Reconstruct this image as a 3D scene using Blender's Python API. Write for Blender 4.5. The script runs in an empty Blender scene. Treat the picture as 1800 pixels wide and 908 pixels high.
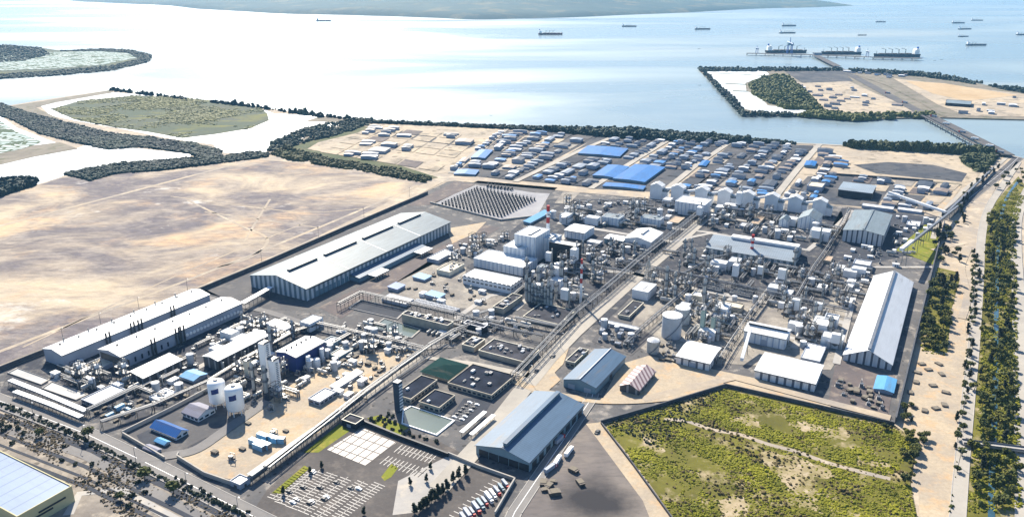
import bpy, bmesh, math, random
from mathutils import Vector, noise
from mathutils.geometry import tessellate_polygon
random.seed(7)
R_ = math.radians
SC = bpy.context.scene
COL = SC.collection
# ---------------------------------------------------------------- camera
F, PX, PY, HC, PIT = 1400.0, 900.0, 454.0, 300.0, R_(19.87)
cam = bpy.data.cameras.new('camera'); co = bpy.data.objects.new('camera', cam); COL.objects.link(co)
co.location = (0, 0, HC); co.rotation_euler = (math.pi/2 - PIT, 0, 0)
cam.sensor_width = 36; cam.lens = 36*F/1800; cam.clip_start = 1; cam.clip_end = 200000
SC.camera = co
AZ = R_(29.6)
A = Vector((math.sin(AZ), math.cos(AZ), 0)); B = Vector((math.cos(AZ), -math.sin(AZ), 0))
cp, sp = math.cos(PIT), math.sin(PIT)
def ray(px, py):
    x, y = (px-PX)/F, (PY-py)/F
    return Vector((x, cp + y*sp, -sp + y*cp))
def G(px, py, z=0.0):
    d = ray(px, py); t = (z-HC)/d.z
    return Vector((d.x*t, d.y*t, z))
def hgt(px, ptop, pbase):
    b = G(px, pbase); d = ray(px, ptop)
    return max(.8, HC + b.y/d.y*d.z)
# ---------------------------------------------------------------- materials
MC = {}
class NT:
    def __init__(s, name):
        s.m = bpy.data.materials.new(name); s.m.use_nodes = True
        s.t = s.m.node_tree; s.n = s.t.nodes; s.b = s.n['Principled BSDF']
        s.tc = s.n.new('ShaderNodeTexCoord')
    def set(s, node, i, v):
        if isinstance(v, bpy.types.NodeSocket): s.t.links.new(v, node.inputs[i])
        else: node.inputs[i].default_value = v
    def noise(s, scale, det=4, rough=.55, vec=None, dist=0):
        n = s.n.new('ShaderNodeTexNoise'); n.inputs['Scale'].default_value = scale
        n.inputs['Detail'].default_value = det; n.inputs['Roughness'].default_value = rough
        n.inputs['Distortion'].default_value = dist
        s.t.links.new(vec or s.tc.outputs['Object'], n.inputs['Vector']); return n.outputs['Fac']
    def scale(s, v, rot=0):
        n = s.n.new('ShaderNodeMapping'); n.inputs['Scale'].default_value = v
        n.inputs['Rotation'].default_value = (0, 0, rot)
        s.t.links.new(s.tc.outputs['Object'], n.inputs['Vector']); return n.outputs['Vector']
    def voro(s, scale, out='Distance', vec=None, feat='F1'):
        n = s.n.new('ShaderNodeTexVoronoi'); n.inputs['Scale'].default_value = scale; n.feature = feat
        s.t.links.new(vec or s.tc.outputs['Object'], n.inputs['Vector']); return n.outputs[out]
    def ramp(s, fac, a, b):
        n = s.n.new('ShaderNodeMapRange'); n.inputs[1].default_value = a; n.inputs[2].default_value = b
        s.t.links.new(fac, n.inputs[0]); return n.outputs[0]
    def mix(s, f, a, b):
        n = s.n.new('ShaderNodeMix'); n.data_type = 'RGBA'
        s.set(n, 0, f); 
        for i, v in ((6, a), (7, b)):
            if isinstance(v, tuple): v = (v[0], v[1], v[2], 1)
            s.set(n, i, v)
        return n.outputs[2]
    def math(s, op, a, b=0.0):
        n = s.n.new('ShaderNodeMath'); n.operation = op; s.set(n, 0, a); s.set(n, 1, b); return n.outputs[0]
    def sep(s):
        n = s.n.new('ShaderNodeSeparateXYZ'); s.t.links.new(s.tc.outputs['Object'], n.inputs[0]); return n.outputs
    def done(s, col, rough=.7, spec=.3, metal=0.0):
        s.set(s.b, 'Base Color', (col[0], col[1], col[2], 1) if isinstance(col, tuple) else col)
        s.set(s.b, 'Roughness', rough); s.set(s.b, 'Specular IOR Level', spec); s.set(s.b, 'Metallic', metal)
        return s.m
    def bump(s, h, strength=.3, dist=1.0):
        n = s.n.new('ShaderNodeBump'); n.inputs['Strength'].default_value = strength; n.inputs['Distance'].default_value = dist
        s.t.links.new(h, n.inputs['Height']); s.t.links.new(n.outputs[0], s.b.inputs['Normal'])
def dk(c, f): return tuple(min(1, x*f) for x in c)
def plain(name, c, rough=.7, sc=.25, amt=.35, spec=.3, metal=0.0):
    if name in MC: return MC[name]
    t = NT(name); n = t.ramp(t.noise(sc, 5), .3, .7)
    MC[name] = t.done(t.mix(n, dk(c, 1-amt), dk(c, 1+amt*.5)), rough, spec, metal); return MC[name]
def roofm(name, c, period=1.6, rough=.38, axis='X', dirt=.35, spec=.2):
    if name in MC: return MC[name]
    t = NT(name); xyz = t.sep()
    q = t.math('FRACT', t.math('DIVIDE', xyz[0 if axis == 'X' else 1], period)); seam = t.math('LESS_THAN', q, .12)
    st = t.ramp(t.noise(.5, 5, .6, t.scale((1, .12, .3) if axis == 'Y' else (.12, 1, .3))), .32, .75)
    pat = t.ramp(t.noise(.035, 4), .35, .7)
    sh = t.math('FLOOR', t.math('DIVIDE', xyz[1 if axis == 'X' else 0], 11.0))
    wn = t.n.new('ShaderNodeTexWhiteNoise'); wn.noise_dimensions = '1D'; t.t.links.new(sh, wn.inputs['W'])
    c1 = t.mix(st, dk(c, 1-dirt), c); c1 = t.mix(t.math('MULTIPLY', pat, .3), c1, dk(c, 1.25))
    c1 = t.mix(t.math('MULTIPLY', wn.outputs['Value'], .14), c1, dk(c, .6))
    rs = t.ramp(t.noise(.16, 6, .65, t.scale((1, .16, .3) if axis == 'Y' else (.16, 1, .3))), .56, .7)
    c1 = t.mix(t.math('MULTIPLY', rs, .5), c1, (.16,.13,.10)); c1 = t.mix(t.math('MULTIPLY', seam, .5), c1, dk(c, .45))
    MC[name] = t.done(c1, rough, spec); return MC[name]
def stripem(name, c1, c2, period=6, duty=.5, low=None):
    if name in MC: return MC[name]
    t = NT(name); xyz = t.sep()
    q = t.math('FRACT', t.math('DIVIDE', t.math('ADD', xyz[0], xyz[1]), period))
    f = t.math('LESS_THAN', q, duty)
    r = t.math('FRACT', t.math('DIVIDE', t.math('ADD', xyz[0], xyz[1]), period/6)); r = t.math('LESS_THAN', r, .2)
    d = t.ramp(t.noise(.6, 5, .6, t.scale((1, 1, .15))), .3, .75)
    c = t.mix(f, c2, c1); c = t.mix(t.math('MULTIPLY', r, .25), c, dk(c1, .5)); c = t.mix(d, t.mix(.35, c, (.1, .09, .08)), c)
    MC[name] = t.done(c, .55, .3); return MC[name]
def groundm(name, c1, c2, c3=None, s=.02, s2=.3, k=.25, rough=.9, spots=0, streak=None):
    if name in MC: return MC[name]
    t = NT(name); v = t.scale(streak[:3], streak[3]) if streak else None
    n1 = t.ramp(t.noise(s, 7, .62, v, .4), .36, .64); n2 = t.ramp(t.noise(s2, 6, .7), .3, .72)
    c = t.mix(n1, c1, c2)
    if c3: c = t.mix(t.ramp(t.noise(s*2.3, 6, .65, v), .52, .66), c, c3)
    c = t.mix(t.math('MULTIPLY', n2, k), c, dk(c1, .35))
    if spots:
        vv = t.math('LESS_THAN', t.voro(spots), .22); g = t.math('GREATER_THAN', t.noise(.015, 4), .5)
        c = t.mix(t.math('MULTIPLY', t.math('MULTIPLY', vv, g), .7), c, dk(c1, .2))
    MC[name] = t.done(c, rough, .15); return MC[name]
# ---------------------------------------------------------------- mesh builder
class MB:
    def __init__(s): s.v = []; s.f = []
    def quad(s, *p):
        n = len(s.v); s.v += [tuple(q) for q in p]; s.f.append(tuple(range(n, n+len(p))))
    def box(s, x0, y0, z0, x1, y1, z1):
        n = len(s.v); s.v += [(x0,y0,z0),(x1,y0,z0),(x1,y1,z0),(x0,y1,z0),(x0,y0,z1),(x1,y0,z1),(x1,y1,z1),(x0,y1,z1)]
        for q in ((0,3,2,1),(4,5,6,7),(0,1,5,4),(1,2,6,5),(2,3,7,6),(3,0,4,7)): s.f.append(tuple(n+i for i in q))
    def bar(s, p, q, r=.2, r2=None, k=6, cap=True):
        p, q = Vector(p), Vector(q); d = (q-p)
        if d.length < 1e-5: return
        d.normalize(); u = d.cross(Vector((0,0,1)))
        if u.length < .05: u = Vector((1,0,0))
        u.normalize(); w = d.cross(u); n = len(s.v); r2 = r if r2 is None else r2
        for c, rr in ((p, r), (q, r2)):
            for i in range(k):
                t = 2*math.pi*i/k; s.v.append(tuple(c + u*math.cos(t)*rr + w*math.sin(t)*rr))
        for i in range(k): j = (i+1) % k; s.f.append((n+i, n+j, n+k+j, n+k+i))
        if cap: s.f.append(tuple(range(n+k-1, n-1, -1))); s.f.append(tuple(range(n+k, n+2*k)))
    def lathe(s, prof, k=20, cx=0, cy=0):
        n = len(s.v)
        for r, z in prof:
            for i in range(k):
                t = 2*math.pi*i/k; s.v.append((cx+r*math.cos(t), cy+r*math.sin(t), z))
        for a in range(len(prof)-1):
            for i in range(k): j = (i+1) % k; s.f.append((n+a*k+i, n+a*k+j, n+a*k+k+j, n+a*k+k+i))
    def dome(s, cx, cy, cz, rx, ry, rz, k=7, m=4, jit=0, low=-.5):
        n = len(s.v)
        for a in range(m):
            ph = low*math.pi/2 + (math.pi/2-low*math.pi/2)*a/m
            for i in range(k):
                t = 2*math.pi*(i+.5*(a % 2))/k; q = 1+random.uniform(-jit, jit)
                s.v.append((cx+rx*math.cos(ph)*math.cos(t)*q, cy+ry*math.cos(ph)*math.sin(t)*q, cz+rz*math.sin(ph)*q))
        s.v.append((cx, cy, cz+rz))
        for a in range(m-1):
            for i in range(k): j = (i+1) % k; s.f.append((n+a*k+i, n+a*k+j, n+a*k+k+j, n+a*k+k+i))
        for i in range(k): s.f.append((n+(m-1)*k+i, n+(m-1)*k+(i+1) % k, n+m*k))
    def build(s, name, mat, parent=None, smooth=False, loc=None, rot=0):
        me = bpy.data.meshes.new(name); me.from_pydata(s.v, [], s.f); me.materials.append(mat)
        if smooth:
            for p in me.polygons: p.use_smooth = True
        me.update(); o = bpy.data.objects.new(name, me); COL.objects.link(o)
        if parent: o.parent = parent
        if loc is not None: o.location = loc
        if rot: o.rotation_euler.z = rot
        return o
def tag(o, label=None, cat=None, group=None, kind=None):
    for k, v in (('label', label), ('category', cat), ('group', group), ('kind', kind)):
        if v: o[k] = v
    return o
def empty(name, loc, rz=0, label=None, cat=None, group=None):
    o = bpy.data.objects.new(name, None); COL.objects.link(o); o.location = loc; o.rotation_euler.z = rz
    o.empty_display_size = 1; return tag(o, label, cat, group)
KIDS = {}
def kids(o):
    if o.name not in KIDS: KIDS[o.name] = [c for c in bpy.data.objects if c.parent == o]
    return KIDS[o.name]
def dup(o, loc, rz, sc=None, label=None, group=None, parent=None):
    c = o.copy(); COL.objects.link(c)
    if parent is not None: c.parent = parent
    else:
        c.location = loc; c.rotation_euler.z = rz
        if sc is not None: c.scale = sc if hasattr(sc, '__len__') else (sc, sc, sc)
        tag(c, label, None, group)
    for ch in kids(o): dup(ch, None, None, parent=c)
    return c
class Pool:
    """one prototype per kind: the first use takes the prototype itself, the rest are copies"""
    def __init__(s, o): s.o = o; s.used = False
    def put(s, loc, rz=0, sc=None, label=None, group=None):
        if not s.used:
            s.used = True; o = s.o; kids(o); o.location = loc; o.rotation_euler.z = rz
            if sc is not None: o.scale = sc if hasattr(sc, '__len__') else (sc, sc, sc)
            return tag(o, label, None, group)
        return dup(s.o, loc, rz, sc, label, group)
def struct(name, mb, mat, smooth=False): return tag(mb.build(name, mat, None, smooth), kind='structure')
def flat(name, pts, mat, z, skirt=0, world=False, kind='structure'):
    P = [p if world else G(p[0], p[1]) for p in pts]; P = [Vector((p.x, p.y, z)) for p in P]
    m = MB(); m.v = [tuple(p) for p in P]; m.f = [tuple(t) for t in tessellate_polygon([P])]
    for i, f in enumerate(m.f):
        a, b, c = (P[j] for j in f)
        if (b-a).cross(c-a).z < 0: m.f[i] = f[::-1]
    if skirt:
        n = len(P)
        for i in range(n):
            p, q = P[i], P[(i+1) % n]; m.quad(p, q, q-Vector((0,0,skirt)), p-Vector((0,0,skirt)))
    o = m.build(name, mat); o['kind'] = kind; return o
def spline(pts, n=6):
    out = []
    P = [pts[0]] + list(pts) + [pts[-1]]
    for i in range(1, len(P)-2):
        p0, p1, p2, p3 = (Vector(P[i+k]) for k in (-1, 0, 1, 2))
        for j in range(n):
            t = j/n; out.append(.5*((2*p1)+(p2-p0)*t+(2*p0-5*p1+4*p2-p3)*t*t+(3*p1-p0-3*p2+p3)*t**3))
    out.append(Vector(P[-2])); return out
def path(pts, smooth=False):
    P = [G(*p) if not isinstance(p, Vector) else p for p in pts]
    return spline(P) if smooth else P
def ribbon(name, pts, w, mat, z, smooth=False, mb=None, off=0.0, dash=None):
    P = path(pts, smooth); m = mb or MB(); n = len(P)
    def nrm(i):
        d = (P[min(i+1, n-1)]-P[max(i-1, 0)]); d.z = 0; d.normalize(); return Vector((d.y, -d.x, 0))
    N = [nrm(i) for i in range(n)]
    if dash:
        for i in range(n-1):
            L = (P[i+1]-P[i]).length; d = (P[i+1]-P[i]).normalized(); k = int(L/(dash[0]+dash[1]))
            for j in range(k):
                a = P[i]+d*(j*(dash[0]+dash[1])); b = a+d*dash[0]; N0 = Vector((d.y, -d.x, 0))
                q = [a+N0*(off-w/2), a+N0*(off+w/2), b+N0*(off+w/2), b+N0*(off-w/2)]
                m.quad(*[(v.x, v.y, z) for v in q][::-1][::-1])
    else:
        L = [P[i]+N[i]*(off-w/2) for i in range(n)]; Rr = [P[i]+N[i]*(off+w/2) for i in range(n)]
        for i in range(n-1):
            m.quad((L[i].x,L[i].y,z),(Rr[i].x,Rr[i].y,z),(Rr[i+1].x,Rr[i+1].y,z),(L[i+1].x,L[i+1].y,z))
    if mb is None: return struct(name, m, mat)
def inside(p, poly):
    c = False; n = len(poly); j = n-1
    for i in range(n):
        a, b = poly[i], poly[j]
        if (a.y > p.y) != (b.y > p.y) and p.x < (b.x-a.x)*(p.y-a.y)/(b.y-a.y)+a.x: c = not c
        j = i
    return c
OCC = []   # occupied rectangles (origin, ux, uy, W, L)
def blocked(p, m=0.0):
    for o, ux, uy, W, L in OCC:
        d = p-o; x = d.dot(ux); y = d.dot(uy)
        if -m < x < W+m and -m < y < L+m: return True
    return False
def scatter(poly, n, gap, clear=1.0, occupy=True, tries=40):
    P = [G(*p) for p in poly]; x0, x1 = min(p.x for p in P), max(p.x for p in P); y0, y1 = min(p.y for p in P), max(p.y for p in P)
    out = []; k = 0
    while len(out) < n and k < n*tries:
        k += 1; p = Vector((random.uniform(x0, x1), random.uniform(y0, y1), 0))
        if not inside(p, P) or blocked(p, clear): continue
        if any((p-q).length < gap for q in out): continue
        out.append(p)
        if occupy: OCC.append((p-A*gap*.4-B*gap*.4, B, A, gap*.8, gap*.8))
    return out
# ================================================================ MATERIALS
SAND = groundm('sand', (.44,.36,.26), (.30,.27,.24), (.54,.46,.35), .018, .25, .3)
def field_mat():
    t = NT('field_earth'); v = t.scale((1,1.25,1), R_(25))
    a = t.ramp(t.noise(.0055, 9, .62, v, .8), .44, .62); b = t.ramp(t.noise(.02, 8, .68, v, 1.2), .42, .62); d = t.ramp(t.noise(.09, 6, .75, t.scale((.6,1.5,1), R_(-8))), .42, .60)
    c = t.mix(a, (.14,.125,.14), (.50,.41,.29)); c = t.mix(t.math('MULTIPLY', b, .42), c, (.46,.40,.33)); c = t.mix(t.math('MULTIPLY', t.ramp(t.noise(.008, 6, .6, v), .54, .66), .7), c, (.60,.41,.24))
    c = t.mix(t.math('MULTIPLY', d, t.math('SUBTRACT', .55, t.math('MULTIPLY', a, .4))), c, (.10,.09,.09)); w = t.ramp(t.noise(.011, 7, .65, v), .60, .70); c = t.mix(t.math('MULTIPLY', w, .8), c, (.66,.63,.58))
    t.bump(t.noise(.12, 8, .7), .6, 2.0); return t.done(c, .9, .1)
FIELD = field_mat()
APRON = groundm('plant_concrete', (.145,.14,.138), (.085,.087,.095), (.33,.30,.265), .03, .3, .4, spots=.2)
CREAM = groundm('cream_yard', (.50,.41,.29), (.36,.31,.25), (.52,.36,.21), .03, .4, .45)
CONC = groundm('concrete', (.42,.40,.37), (.33,.32,.31), (.46,.42,.36), .03, .3, .2)
PALE = groundm('pale_yard', (.40,.365,.31), (.19,.175,.165), None, .04, .35, .6, spots=.3)
YARD = groundm('dark_yard', (.035,.042,.06), (.085,.085,.095), (.25,.235,.21), .035, .3, .6, spots=.3)
DARK = groundm('dark_asphalt', (.035,.042,.058), (.06,.065,.08), None, .03, .3, .3)
ASPH = groundm('asphalt', (.085,.085,.092), (.12,.115,.115), (.16,.15,.14), .02, .3, .25)
ROAD = groundm('road_asphalt', (.17,.165,.165), (.23,.22,.21), None, .02, .3, .2)
RCONC = groundm('road_concrete', (.42,.39,.34), (.32,.30,.27), None, .02, .25, .2)
MAUVE = groundm('brown_yard', (.15,.125,.12), (.10,.09,.095), (.24,.20,.17), .03, .3, .35)
SCRUB = groundm('scrub_earth', (.17,.16,.025), (.10,.095,.02), (.42,.34,.22), .022, .25, .5)
SCRUBD = groundm('rough_earth', (.34,.30,.25), (.19,.17,.155), (.46,.40,.32), .025, .22, .6, spots=.12)
GRASS = groundm('grass', (.19,.21,.02), (.15,.17,.02), (.30,.25,.05), .05, .6, .3)
FARLOT = groundm('far_lot', (.06,.068,.085), (.13,.125,.125), (.03,.04,.06), .012, .07, .5, spots=.05)
FARSAND = groundm('far_sand', (.52,.43,.31), (.38,.33,.27), (.20,.18,.15), .012, .08, .55, spots=.045)
FARVEG = groundm('far_green', (.05,.075,.03), (.10,.11,.05), (.16,.14,.08), .012, .08, .4)
MANG = groundm('mangrove_green', (.06,.085,.05), (.08,.09,.065), (.16,.16,.035), .006, .06, .35, streak=(.7,1.5,1,0))
MUD = groundm('mud_bank', (.18,.16,.13), (.26,.23,.18), (.10,.11,.06), .015, .1, .4)
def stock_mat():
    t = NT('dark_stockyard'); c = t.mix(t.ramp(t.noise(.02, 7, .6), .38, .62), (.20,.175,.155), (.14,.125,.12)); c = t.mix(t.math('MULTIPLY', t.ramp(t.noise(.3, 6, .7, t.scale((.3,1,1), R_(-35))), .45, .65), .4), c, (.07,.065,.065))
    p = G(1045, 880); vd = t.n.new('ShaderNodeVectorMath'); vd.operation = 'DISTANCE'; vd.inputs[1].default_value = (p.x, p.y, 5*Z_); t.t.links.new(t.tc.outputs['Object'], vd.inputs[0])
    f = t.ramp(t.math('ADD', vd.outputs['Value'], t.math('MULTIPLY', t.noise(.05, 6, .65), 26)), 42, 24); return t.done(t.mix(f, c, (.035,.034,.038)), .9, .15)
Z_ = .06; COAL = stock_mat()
WHITE = plain('white_paint', (.86,.87,.87), .5, .1, .12)
WHITEC = plain('white_cladding', (.72,.74,.76), .5, .08, .15)
CREAMP = plain('cream_paint', (.66,.62,.50), .6, .2, .15)
GREYW = plain('grey_wall', (.33,.37,.44), .6, .06, .2)
BLUEGW = plain('blue_grey_wall', (.16,.25,.31), .5, .06, .2)
TAN = plain('tan_wall', (.40,.36,.29), .75, .15, .3)
NAVYW = plain('navy_wall', (.015,.035,.16), .45, .1, .2)
BLACKW = plain('black_wall', (.022,.028,.04), .6, .1, .4)
STEEL = plain('grey_steel', (.15,.16,.18), .45, .3, .3, .5)
PIPE = plain('pale_pipe', (.44,.43,.40), .4, .2, .25, .5)
RUST = plain('brown_steel', (.12,.10,.085), .6, .4, .4)
DSTEEL = plain('dark_steel', (.06,.065,.075), .55, .4, .4)
GLASS = plain('dark_glass', (.02,.03,.05), .12, .1, .2, .6)
RED = plain('red_paint', (.45,.03,.03), .5, .3, .2)
BLUEP = plain('blue_paint', (.03,.13,.45), .45, .2, .2)
SKYP = plain('pale_blue_paint', (.20,.42,.62), .45, .2, .2)
TANKM = plain('tank_grey', (.42,.45,.49), .45, .12, .18)
LEAFC = {}
def leafm(name, c1, c2, s=.35):
    if name in MC: return MC[name]
    t = NT(name); n = t.ramp(t.noise(s, 4), .33, .67)
    oi = t.n.new('ShaderNodeObjectInfo')
    c = t.mix(n, c1, c2); c = t.mix(t.math('MULTIPLY', oi.outputs['Random'], .5), c, dk(c2, 1.2))
    MC[name] = t.done(c, .75, .15); return MC[name]
LEAF = leafm('leaf', (.028,.042,.012), (.075,.085,.02)); LEAFY = leafm('leaf_yellow', (.06,.075,.014), (.13,.125,.02))
LEAFD = leafm('leaf_dark', (.012,.02,.016), (.035,.045,.025)); BUSHM = leafm('bush', (.05,.06,.004), (.22,.215,.010), .05)
MANGL = leafm('mangrove_leaf', (.008,.024,.032), (.038,.064,.050), .012); BARK = plain('bark', (.14,.11,.08), .9, 1, .3)  # mangrove green carries a blue haze tint in its own colour
# roofs
R_BLUEG = roofm('roof_blue_grey', (.085,.15,.235), 2.0, .5, 'Y', .25)
R_PALE = roofm('roof_pale_grey', (.21,.26,.29), 2.4, .5, 'Y', .35); R_PALEX = roofm('roof_pale_grey_x', (.27,.33,.39), 2.4, .5, 'X', .3)
R_WHITE = roofm('roof_white', (.80,.82,.82), 2.4, .5, 'Y', .36); R_WHITEX = roofm('roof_white_x', (.80,.82,.82), 2.4, .5, 'X', .30)
R_BLUE = roofm('roof_blue', (.03,.12,.36), 1.8, .45, 'X', .2); R_SKY = roofm('roof_sky_blue', (.11,.33,.58), 1.8, .45, 'Y', .2)
R_GREEN = roofm('roof_green', (.006,.035,.034), 1.2, .8, 'X', .2, .03); R_DARK = plain('roof_dark', (.022,.028,.045), .9, .08, .5, .04)
R_DGREY = plain('roof_dark_grey', (.06,.062,.075), .9, .1, .5, .05); R_MAUVE = roofm('roof_mauve', (.24,.24,.30), 1.5, .5, 'X', .25)
R_CREAM = plain('roof_cream', (.60,.53,.42), .8, .15, .3); R_TANR = plain('roof_tan', (.42,.31,.22), .8, .2, .3)
R_FARBLUE = roofm('roof_far_blue', (.012,.15,.44), 6, .5, 'Y', .35)
W_STRIPE = stripem('wall_stripe', (.13,.20,.25), (.60,.66,.70), 6.5, .5)
W_STRIPEW = stripem('wall_stripe_white', (.80,.81,.82), (.10,.12,.17), 6, .70)
W_STRIPEB = stripem('wall_stripe_blue', (.76,.80,.84), (.36,.46,.60), 5, .78)
W_STRIPEG = stripem('wall_stripe_grey', (.62,.63,.66), (.07,.08,.11), 5.5, .7)
W_OPEN = stripem('wall_open_bays', (.06,.065,.075), (.30,.30,.31), 7, .75)
# ================================================================ SETTING
def sea_mat(name, deep, rough, patch=True):
    t = NT(name)
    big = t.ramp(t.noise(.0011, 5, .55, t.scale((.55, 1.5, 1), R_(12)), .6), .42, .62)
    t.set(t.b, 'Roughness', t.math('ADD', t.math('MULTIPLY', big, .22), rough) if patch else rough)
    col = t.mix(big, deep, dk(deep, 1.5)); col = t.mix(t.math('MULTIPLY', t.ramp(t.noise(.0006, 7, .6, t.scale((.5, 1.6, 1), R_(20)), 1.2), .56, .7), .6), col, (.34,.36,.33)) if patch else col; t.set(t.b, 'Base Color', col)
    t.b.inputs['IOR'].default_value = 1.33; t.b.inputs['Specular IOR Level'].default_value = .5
    w = t.n.new('ShaderNodeTexNoise'); w.inputs['Scale'].default_value = .09; w.inputs['Detail'].default_value = 6
    t.t.links.new(t.tc.outputs['Object'], w.inputs['Vector']); t.bump(w.outputs['Fac'], .35, .8)
    return t.m
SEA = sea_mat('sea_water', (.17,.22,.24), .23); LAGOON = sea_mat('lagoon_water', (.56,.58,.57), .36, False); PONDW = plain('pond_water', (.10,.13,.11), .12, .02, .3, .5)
S = 90000
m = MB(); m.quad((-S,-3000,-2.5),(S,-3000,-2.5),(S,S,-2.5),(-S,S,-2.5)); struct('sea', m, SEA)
flat('ground', [(-420,150),(-150,178),(0,188),(60,178),(100,172),(195,158),(300,170),(380,180),(460,189),(560,203),(640,212),(720,216),(870,222),(1050,230),(1250,241),(1400,251),(1500,257),(1600,262),(1700,266),(1760,268),(1800,278),(1850,290),(2150,330),(2350,700),(2300,1250),(-700,1250),(-900,420)], SAND, 0, 4)
# far shore and hills
shore = [(120,2),(220,6),(300,10),(345,15),(430,20),(500,24),(600,26),(680,28),(760,31),(840,34),(920,32),(1010,30),(1100,26),(1200,22),(1330,15),(1420,13),(1500,10)]
P = [G(x, y) for x, y in shore]
m = MB(); nx = len(P)
rows = 26
pts = spline(P, 5); nx = len(pts)
for j in range(rows):
    for i, p in enumerate(pts):
        d = Vector((p.x*.25, p.y, 0)).normalized(); q = p + d*(j/rows)**1.5*9000
        u = i/nx; edge = min(1, max(0, (1-u)*3.2))*min(1, u*4)
        h = -1 if j == 0 else 2 + edge*(j/rows)**.8*420*(.35+noise.fractal(Vector((q.x*.00035, q.y*.0003, 1)), 1, 2, 5)*.5+.3)
        m.v.append((q.x, q.y, max(h, 1.5) if j else -3))
for j in range(rows-1):
    for i in range(nx-1): a = j*nx+i; m.f.append((a, a+1, a+nx+1, a+nx))
HILLM = groundm('far_hills', (.05,.10,.11), (.08,.125,.12), (.16,.17,.13), .0016, .006, .3)  # hill green shifted towards blue, distance haze put into the colour
struct('hills', m, HILLM, True)
Z = .06
# ---- main paving
FIELDP = [(-260,420),(0,345),(60,328),(110,312),(200,300),(300,292),(440,279),(560,290),(660,306),(745,322),(660,366),(560,414),(460,458),(350,503),(200,563),(60,618),(-60,664),(-500,790)]
flat('field', FIELDP, FIELD, Z)
ribbon('field_track', [(-120,430),(0,397),(180,350),(367,301),(440,281)], 7, SAND, 2*Z)
for pts, w in (([(330,352),(420,395),(470,420),(440,452),(380,470)],3.5), ([(430,425),(450,390),(475,350)],3), ([(300,345),(520,372),(640,366)],2.5), ([(360,372),(560,400)],2.5), ([(-60,640),(150,560),(340,488),(560,400),(735,326)],5), ([(40,610),(320,480),(540,390)],2)): ribbon('field_track', pts, w, SAND, 2*Z+.02, True)
flat('plant_apron', [(0,648),(350,508),(600,404),(790,318),(1000,330),(1180,350),(1480,362),(1660,382),(1640,480),(1573,742),(1275,676),(1055,740),(905,905),(700,1000),(440,905),(-100,680)], APRON, Z)
flat('west_yard', [(15,650),(360,508),(440,545),(585,590),(740,620),(640,690),(500,790),(330,800),(170,735),(0,690)], YARD, 2*Z)
flat('hall_yard', [(350,512),(430,478),(720,362),(860,395),(800,420),(640,500),(560,545),(480,545)], ASPH, 2*Z)
flat('hall_side_pad', [(560,540),(640,500),(800,420),(850,395),(880,400),(800,445),(700,495),(600,560)], MAUVE, 3*Z)
flat('bright_pad', [(785,402),(855,390),(835,410),(795,428)], CREAM, 4*Z)
flat('white_yard', [(690,500),(760,455),(820,470),(815,500),(900,520),(870,548),(800,545),(690,520)], PALE, 3*Z)
flat('power_yard', [(820,470),(930,380),(1060,390),(1180,430),(1010,560),(905,540),(900,510)], YARD, 4*Z)
flat('pool_yard', [(600,560),(690,535),(880,545),(905,560),(800,600),(720,612),(590,580)], ASPH, 4*Z)
flat('east_process_yard', [(1180,440),(1250,400),(1480,415),(1500,440),(1440,545),(1210,520),(1110,480)], YARD, 4*Z)
flat('north_process_yard', [(960,350),(1150,350),(1480,372),(1490,415),(1240,400),(1180,432),(1050,400),(960,385)], YARD, 3*Z)
flat('dark_depot_yard', [(1480,365),(1655,383),(1630,440),(1500,470),(1440,440)], DARK, 3*Z)
flat('tank_yard', [(1130,520),(1200,515),(1440,550),(1490,500),(1510,480),(1480,620),(1460,650),(1290,640),(1190,640),(1100,600)], PALE, 4*Z)
flat('shed_yard', [(1470,630),(1575,650),(1560,738),(1455,712)], MAUVE, 4*Z)
flat('sandy_pad', [(1090,640),(1140,625),(1330,665),(1460,705),(1460,718),(1275,676),(1130,708),(1060,700)], CREAM, 4*Z)
flat('utility_yard', [(1040,600),(1075,555),(1150,590),(1110,625)], ASPH, 5*Z)
flat('east_access_yard', [(1010,570),(1190,405),(1235,385),(1215,420),(1090,540),(1060,570)], YARD, 5*Z)
for pts, w in (([(1240,500),(1275,468),(1300,440)],6), ([(1330,532),(1370,490),(1400,455)],6), ([(1200,600),(1250,552),(1290,522)],6), ([(1395,612),(1420,570),(1440,545)],6), ([(1185,545),(1300,575),(1480,612)],6), ([(1010,395),(980,430),(965,470)],6), ([(1060,385),(1190,402),(1260,410)],6), ([(1230,375),(1450,412)],6), ([(905,545),(955,500),(1000,470)],6), ([(800,560),(860,520),(905,512)],6)): ribbon('plant_street', pts, w, CONC, 6*Z)
for pts in ([(85,672),(180,640),(260,607),(330,580)], [(255,690),(330,655),(420,610),(470,585)], [(500,640),(560,612),(620,600)]): ribbon('plant_street', pts, 6, CONC, 6*Z)
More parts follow.
